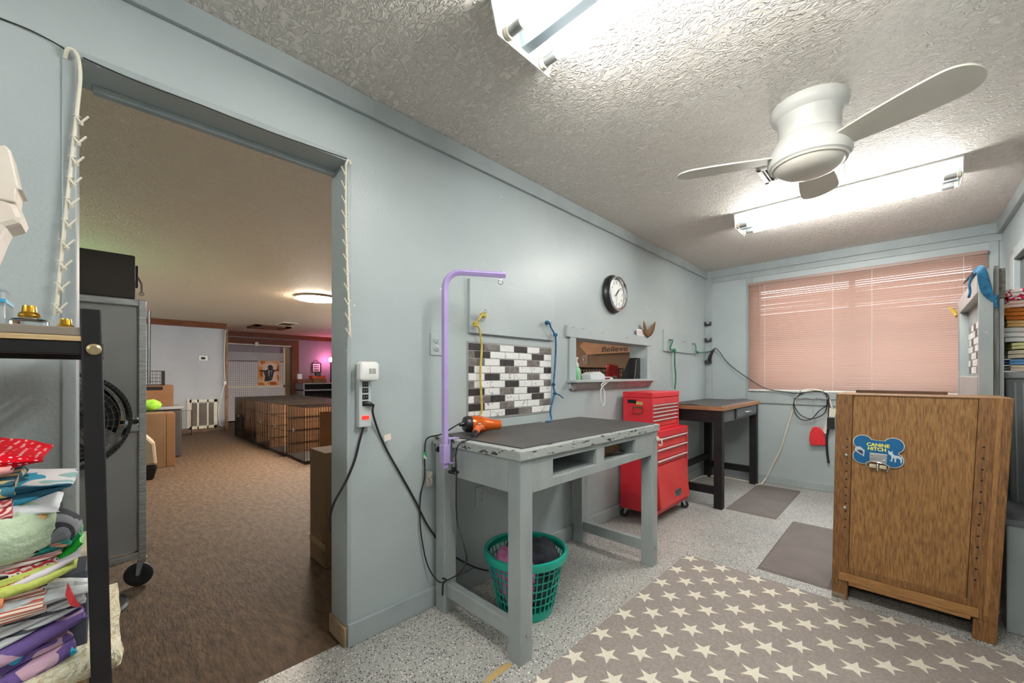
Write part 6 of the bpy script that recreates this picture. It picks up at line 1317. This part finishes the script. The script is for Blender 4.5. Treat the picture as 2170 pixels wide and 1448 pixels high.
for k in (1, 2): yk = y0_ + (y1_ - y0_) * k / 3; m.box((XF, yk - .015, z0_), (XF + .03, yk + .015, z1_))
m.build('frame', M_CREAM, t, bevel=.003)
sme2 = MB().hexa([V(.0, y0_ + .06, 0), V(.004, y0_ + .06, 0), V(.004, y1_ - .06, 0), V(.0, y1_ - .06, 0), V(.018, y0_ + .06, .018), V(.022, y0_ + .06, .018), V(.022, y1_ - .06, .018), V(.018, y1_ - .06, .018)]).mesh('louvre', V(0, (y0_ + y1_) / 2, 0), mat('louvre_tan', (150, 132, 114), rough=.6, col2=(142, 124, 106)))
for k in range(20): inst('louvre', sme2, t, (XF + .002, (y0_ + y1_) / 2, z0_ + .065 + k * (z1_ - z0_ - .14) / 20))
lo, hi = fbox(396, 845, 401, 908, XF, .05); tag(MB().box(lo, hi).build('wood_strip', M_CREAM, bevel=.003), 'narrow cream board leaning beside the return air grille', 'board')
t = thing('wall_plug', 'small white plug box with cables at the end of the far grey wall', 'plug box', P(476, 815, 0, XF + .05)); lo, hi = fbox(473, 808, 479, 815, XF + .05, .04); MB().box(lo, hi).build('box', M_WHITEP, t, bevel=.003)
MB().tube([P(477, 815, 0, XF + .06), P(471, 830, 0, XF + .06), P(463, 870, 0, XF + .05), P(466, 900, 0, XF + .04), P(474, 903, 0, XF + .04)], .008, n=5, k=4).build('cable', M_WHITEP, t, smooth=60)
MB().tube([P(477, 806, 0, XF + .06), P(475, 760, 0, XF + .06), P(478, 700, 0, XF + .06)], .007, n=5, k=4).build('cable', M_WHITEP, t, smooth=60)
# pegboard sliding panel
def peg_mat():
    m_ = mat('pegboard_white', (216, 214, 216), rough=.6, col2=(210, 208, 210), nscale=3); nt = m_.node_tree; b = nt.nodes['Principled BSDF']
    tc = N(nt, 'ShaderNodeTexCoord'); sx = N(nt, 'ShaderNodeSeparateXYZ'); nt.links.new(tc.outputs['Object'], sx.inputs[0]); sq = []
    for a in (1, 2):
        mu = N(nt, 'ShaderNodeMath', operation='MULTIPLY'); mu.inputs[1].default_value = 22; fr = N(nt, 'ShaderNodeMath', operation='FRACT'); sb = N(nt, 'ShaderNodeMath', operation='SUBTRACT'); sb.inputs[1].default_value = .5; pw = N(nt, 'ShaderNodeMath', operation='MULTIPLY')
        nt.links.new(sx.outputs[a], mu.inputs[0]); nt.links.new(mu.outputs[0], fr.inputs[0]); nt.links.new(fr.outputs[0], sb.inputs[0]); nt.links.new(sb.outputs[0], pw.inputs[0]); nt.links.new(sb.outputs[0], pw.inputs[1]); sq.append(pw)
    ad = N(nt, 'ShaderNodeMath', operation='ADD'); lt = N(nt, 'ShaderNodeMath', operation='LESS_THAN'); lt.inputs[1].default_value = .05; mx = N(nt, 'ShaderNodeMix', data_type='RGBA'); mx.inputs[7].default_value = lin((70, 66, 66))
    nt.links.new(sq[0].outputs[0], ad.inputs[0]); nt.links.new(sq[1].outputs[0], ad.inputs[1]); nt.links.new(ad.outputs[0], lt.inputs[0]); nt.links.new(lt.outputs[0], mx.inputs[0])
    nt.links.new(b.inputs['Base Color'].links[0].from_socket, mx.inputs[6]); nt.links.new(mx.outputs[2], b.inputs['Base Color']); return m_
XD = XF2 + .07
t = thing('pegboard_door', 'sliding door panel of grey board and white pegboard in the far recess', 'door', P(540, 897, 0, XD))
lo, hi = fbox(481, 745, 599, 766, XD, .03); MB().box(lo, hi).build('upper_board', M_WALL2, t)
M_PEG = peg_mat(); lo, hi = fbox(481, 766, 601, 818, XD, .03); MB().box(lo, hi).build('upper_pegboard', M_PEG, t); lo, hi = fbox(481, 821, 601, 893, XD, .03); MB().box(lo, hi).build('lower_pegboard', M_PEG, t)
for a in ((481, 818, 603, 821), (481, 763, 601, 766), (599.5, 737, 603, 897)): lo, hi = fbox(*a, XD, .045); MB().box(lo, hi).build('batten', M_CREAM, t)
lo, hi = fbox(481, 893, 601, 900, XD, .03); MB().box(lo, hi).build('red_base_strip', mat('dark_red_paint', (96, 22, 24), rough=.6, col2=(86, 18, 20)), t)
t = thing('door_track', 'cream door track with a metal bracket above the pegboard door', 'track', P(540, 737, 0, XD)); lo, hi = fbox(480, 727, 616, 736, XD, .07); MB().box(lo, hi).build('track', M_CREAM, t, bevel=.004); lo, hi = fbox(540, 725, 547, 734, XD + .071, .03); MB().box(lo, hi).build('bracket', M_STEEL, t)
# poster: figure seen from behind with arms spread
XP = XD + .032
t = thing('poster', 'orange and black poster of a figure with spread arms on the pegboard', 'poster', P(570, 817, 0, XP))
lo, hi = fbox(547, 765, 592, 818, XP, .004); MB().box(lo, hi).build('sheet', patches('poster_orange', [(214, 130, 70), (232, 190, 150), (226, 160, 100), (190, 100, 50)], 3.0), t)
def pf(pts, xo, nm, m_): MB().slab([P(480 + a / 7.24, 660 + b / 7.24, 0, XP + xo) for a, b in pts], (.001, 0, 0)).build(nm, m_, t)
pf([(560, 800), (770, 800), (770, 1080), (560, 1080)], .0045, 'pale_ground', mat('poster_pale', (232, 214, 196), rough=.7, col2=(224, 204, 184)))
pf([(500, 900), (600, 905), (640, 890), (630, 850), (650, 826), (690, 826), (715, 850), (710, 890), (740, 900), (800, 888), (800, 905), (745, 925), (725, 935), (715, 1000), (690, 1060), (640, 1072), (580, 1075), (590, 1000), (570, 930), (500, 915)], .0060, 'figure', mat('poster_black', (38, 34, 36), rough=.7, col2=(70, 66, 68), nscale=6))
for k, (a, b, c_, d) in enumerate(((640, 905, 665, 1000), (685, 905, 700, 990))): pf([(a, b), (c_, b), (c_ - 8, d), (a + 6, d)], .0075, 'highlight', mat('poster_grey', (190, 186, 186), rough=.7, col2=(150, 146, 146), nscale=8))
# purple corner: sign, desk shelf, lamp
XS = XF2 + .0
t = thing('small_sign', 'small framed white sign with dark writing on the mauve wall', 'sign', P(670, 790, 0, XS)); lo, hi = fbox(661, 769, 680, 790, XS, .03); MB().box(lo, hi).build('frame', M_BLACK, t); lo, hi = fbox(663, 771, 678, 788, XS + .031, .004); MB().box(lo, hi).build('sheet', M_WHITEP, t)
for py in (774, 778, 782, 785): lo, hi = fbox(665, py, 676, py + 1.5, XS + .036, .002); MB().box(lo, hi).build('text_line', M_BLACK, t)
MB().tube([P(664, 769, 0, XS + .02), P(670, 763, 0, XS + .02), P(677, 769, 0, XS + .02)], .006, n=5).build('hanger', M_BEAM, t)
XK = XF2 + .75
t = thing('desk_shelf', 'grey two tier desk shelf in the mauve corner', 'shelf', P(670, 905, 0, XK) * 1.0)
ORG[t.name].z = 0; t.location.z = 0
ya_, yb_ = P(643, 800, 0, XK).y, P(712, 800, 0, XK).y
for zpx, nm in ((812, 'upper_shelf'), (826, 'lower_shelf')): z_ = P(670, zpx, 0, XK).z; MB().box((XF2 + .1, ya_, z_ - .03), (XK, yb_ + .6, z_)).build(nm, mat('grey_laminate', (150, 146, 152), rough=.5, col2=(140, 136, 142)), t)
zt2 = P(670, 812, 0, XK).z
for y in (ya_, yb_ + .57): MB().box((XF2 + .1, y, 0), (XK, y + .03, zt2 - .031)).build('side_panel', mat('grey_laminate', (150, 146, 152)), t)
MB().box((XF2 + .1, ya_ + .03, .1), (XF2 + .13, yb_ + .57, zt2 - .031)).build('back_panel', mat('dark_grey_panel', (60, 56, 60), rough=.6, col2=(54, 50, 54)), t)
def deskbox(nm, px0, px1, py0, py1, m_, label, cat, x=XK - .1, dp=.28, bz=0): 
    a, b = P(px0, py0, 0, x), P(px1, py1, 0, x); h_ = a.z - b.z; tag(MB().box((x - dp, a.y, zt2 + .001 + bz), (x, b.y, zt2 + .001 + bz + h_)).build(nm, m_, bevel=.004), label, cat); return h_
h1_ = deskbox('wooden_tray', 632, 662, 804, 812, M_BEAM, 'reddish wooden tray at the end of the desk shelf', 'tray')
h2_ = deskbox('cardboard_box', 664, 692, 803, 812, M_CARD, 'low cardboard box on the desk shelf', 'box')
deskbox('orange_folder', 662, 690, 797, 803, mat('orange_red_card', (214, 90, 60), rough=.6, col2=(204, 80, 52)), 'orange red folder lying on the low cardboard box', 'folder', bz=h2_ + .001)
deskbox('white_case', 632, 640, 793, 804, M_WHITEP, 'small white case standing on the wooden tray', 'case', dp=.1, bz=h1_ + .001)
deskbox('black_device', 670, 680, 790, 797, M_BLACKP, 'small black device on the orange red folder', 'device', dp=.12, bz=h2_ + .06)
# green glowing lamp, out of sight behind the doorway wall
gl = V(-5.25, -.36, 1.74)
t = thing('floor_lamp', 'slim black pole lamp with a green bulb behind the steel cart', 'lamp', V(gl.x, gl.y, 0))
MB().lathe([(.14, .001), (.14, .015), (.02, .03)], V(gl.x, gl.y, 0), n=28).build('base', M_BLACK, t, smooth=40); MB().cyl((gl.x, gl.y, .02), (gl.x, gl.y, gl.z - .07), .016, n=10).build('pole', M_BLACK, t, smooth=40)
MB().lathe([(.004, -.07), (.03, -.06), (.05, -.02), (.052, .01), (.035, .045), (.004, .055)], gl, n=20).build('bulb', emis('green_bulb_glow', (120, 255, 160), 45.0), t, smooth=60)
# pink glowing lamp on a pole
lp = P(701, 762, 0, XF2 + .30)
t = thing('floor_lamp', 'slim black pole lamp with a small glowing pink bulb in the mauve corner', 'lamp', V(lp.x, lp.y, 0))
MB().lathe([(.14, .001), (.14, .015), (.02, .03)], V(lp.x, lp.y, 0), n=28).build('base', M_BLACK, t, smooth=40); MB().cyl((lp.x, lp.y, .02), (lp.x, lp.y, lp.z - .07), .016, n=10).build('pole', M_BLACK, t, smooth=40)
MB().lathe([(.004, -.07), (.03, -.06), (.05, -.02), (.052, .01), (.035, .045), (.004, .055)], lp, n=20).build('bulb', emis('pink_bulb_glow', (255, 140, 190), 110.0), t, smooth=60)
# ceiling things of the back room
lc = G(671, 634, ZC2 - .03)
t = thing('ceiling_lamp', 'round flush ceiling lamp glowing warm white in the back room', 'ceiling light', lc)
MB().lathe([(.265, .03), (.275, .028), (.278, .008), (.272, 0)], lc, n=48, cap0=True, cap1=False).build('rim', mat('lamp_rim', (150, 130, 116), rough=.4, col2=(140, 120, 108)), t, smooth=40)
MB().lathe([(.272, .0), (.262, -.010), (.20, -.016), (.004, -.018)], lc, n=48, cap0=False).build('diffuser', M_DISC, t, smooth=60)
t = thing('attic_hatch', 'brown wooden framed hatch in the back room ceiling', 'hatch', G(571, 692, ZC2))
c4 = [G(527, 692, ZC2), G(540, 687.5, ZC2), G(614, 693, ZC2), G(597, 698.5, ZC2)]; cc = sum(c4, V(0, 0, 0)) / 4; mx_ = max(p.x for p in c4); mn_ = min(p.x for p in c4); my_ = max(p.y for p in c4); mny = min(p.y for p in c4)
m = MB()
for a in (((mn_, mny), (mx_, mny + .12)), ((mn_, my_ - .12), (mx_, my_)), ((mn_, mny), (mn_ + .14, my_)), ((mx_ - .14, mny), (mx_, my_))): m.box((a[0][0], a[0][1], ZC2 - .03), (a[1][0], a[1][1], ZC2))
m.build('frame', M_BEAM, t); MB().box((mn_ + .1, mny + .1, ZC2 - .008), (mx_ - .1, my_ - .1, ZC2)).build('lid_panel', M_TABLEWOOD, t)
p = G(608, 686, ZC2); t = thing('ceiling_vent', 'small tan vent in the back room ceiling beside the attic hatch', 'vent', p); MB().box((p.x - .25, p.y - .15, ZC2 - .015), (p.x + .25, p.y + .15, ZC2)).build('frame', M_CREAM, t, bevel=.004)
for k in range(6): MB().box((p.x - .2, p.y - .11 + k * .04, ZC2 - .022), (p.x + .2, p.y - .095 + k * .04, ZC2 - .015)).build('slat', M_BEAM, t)
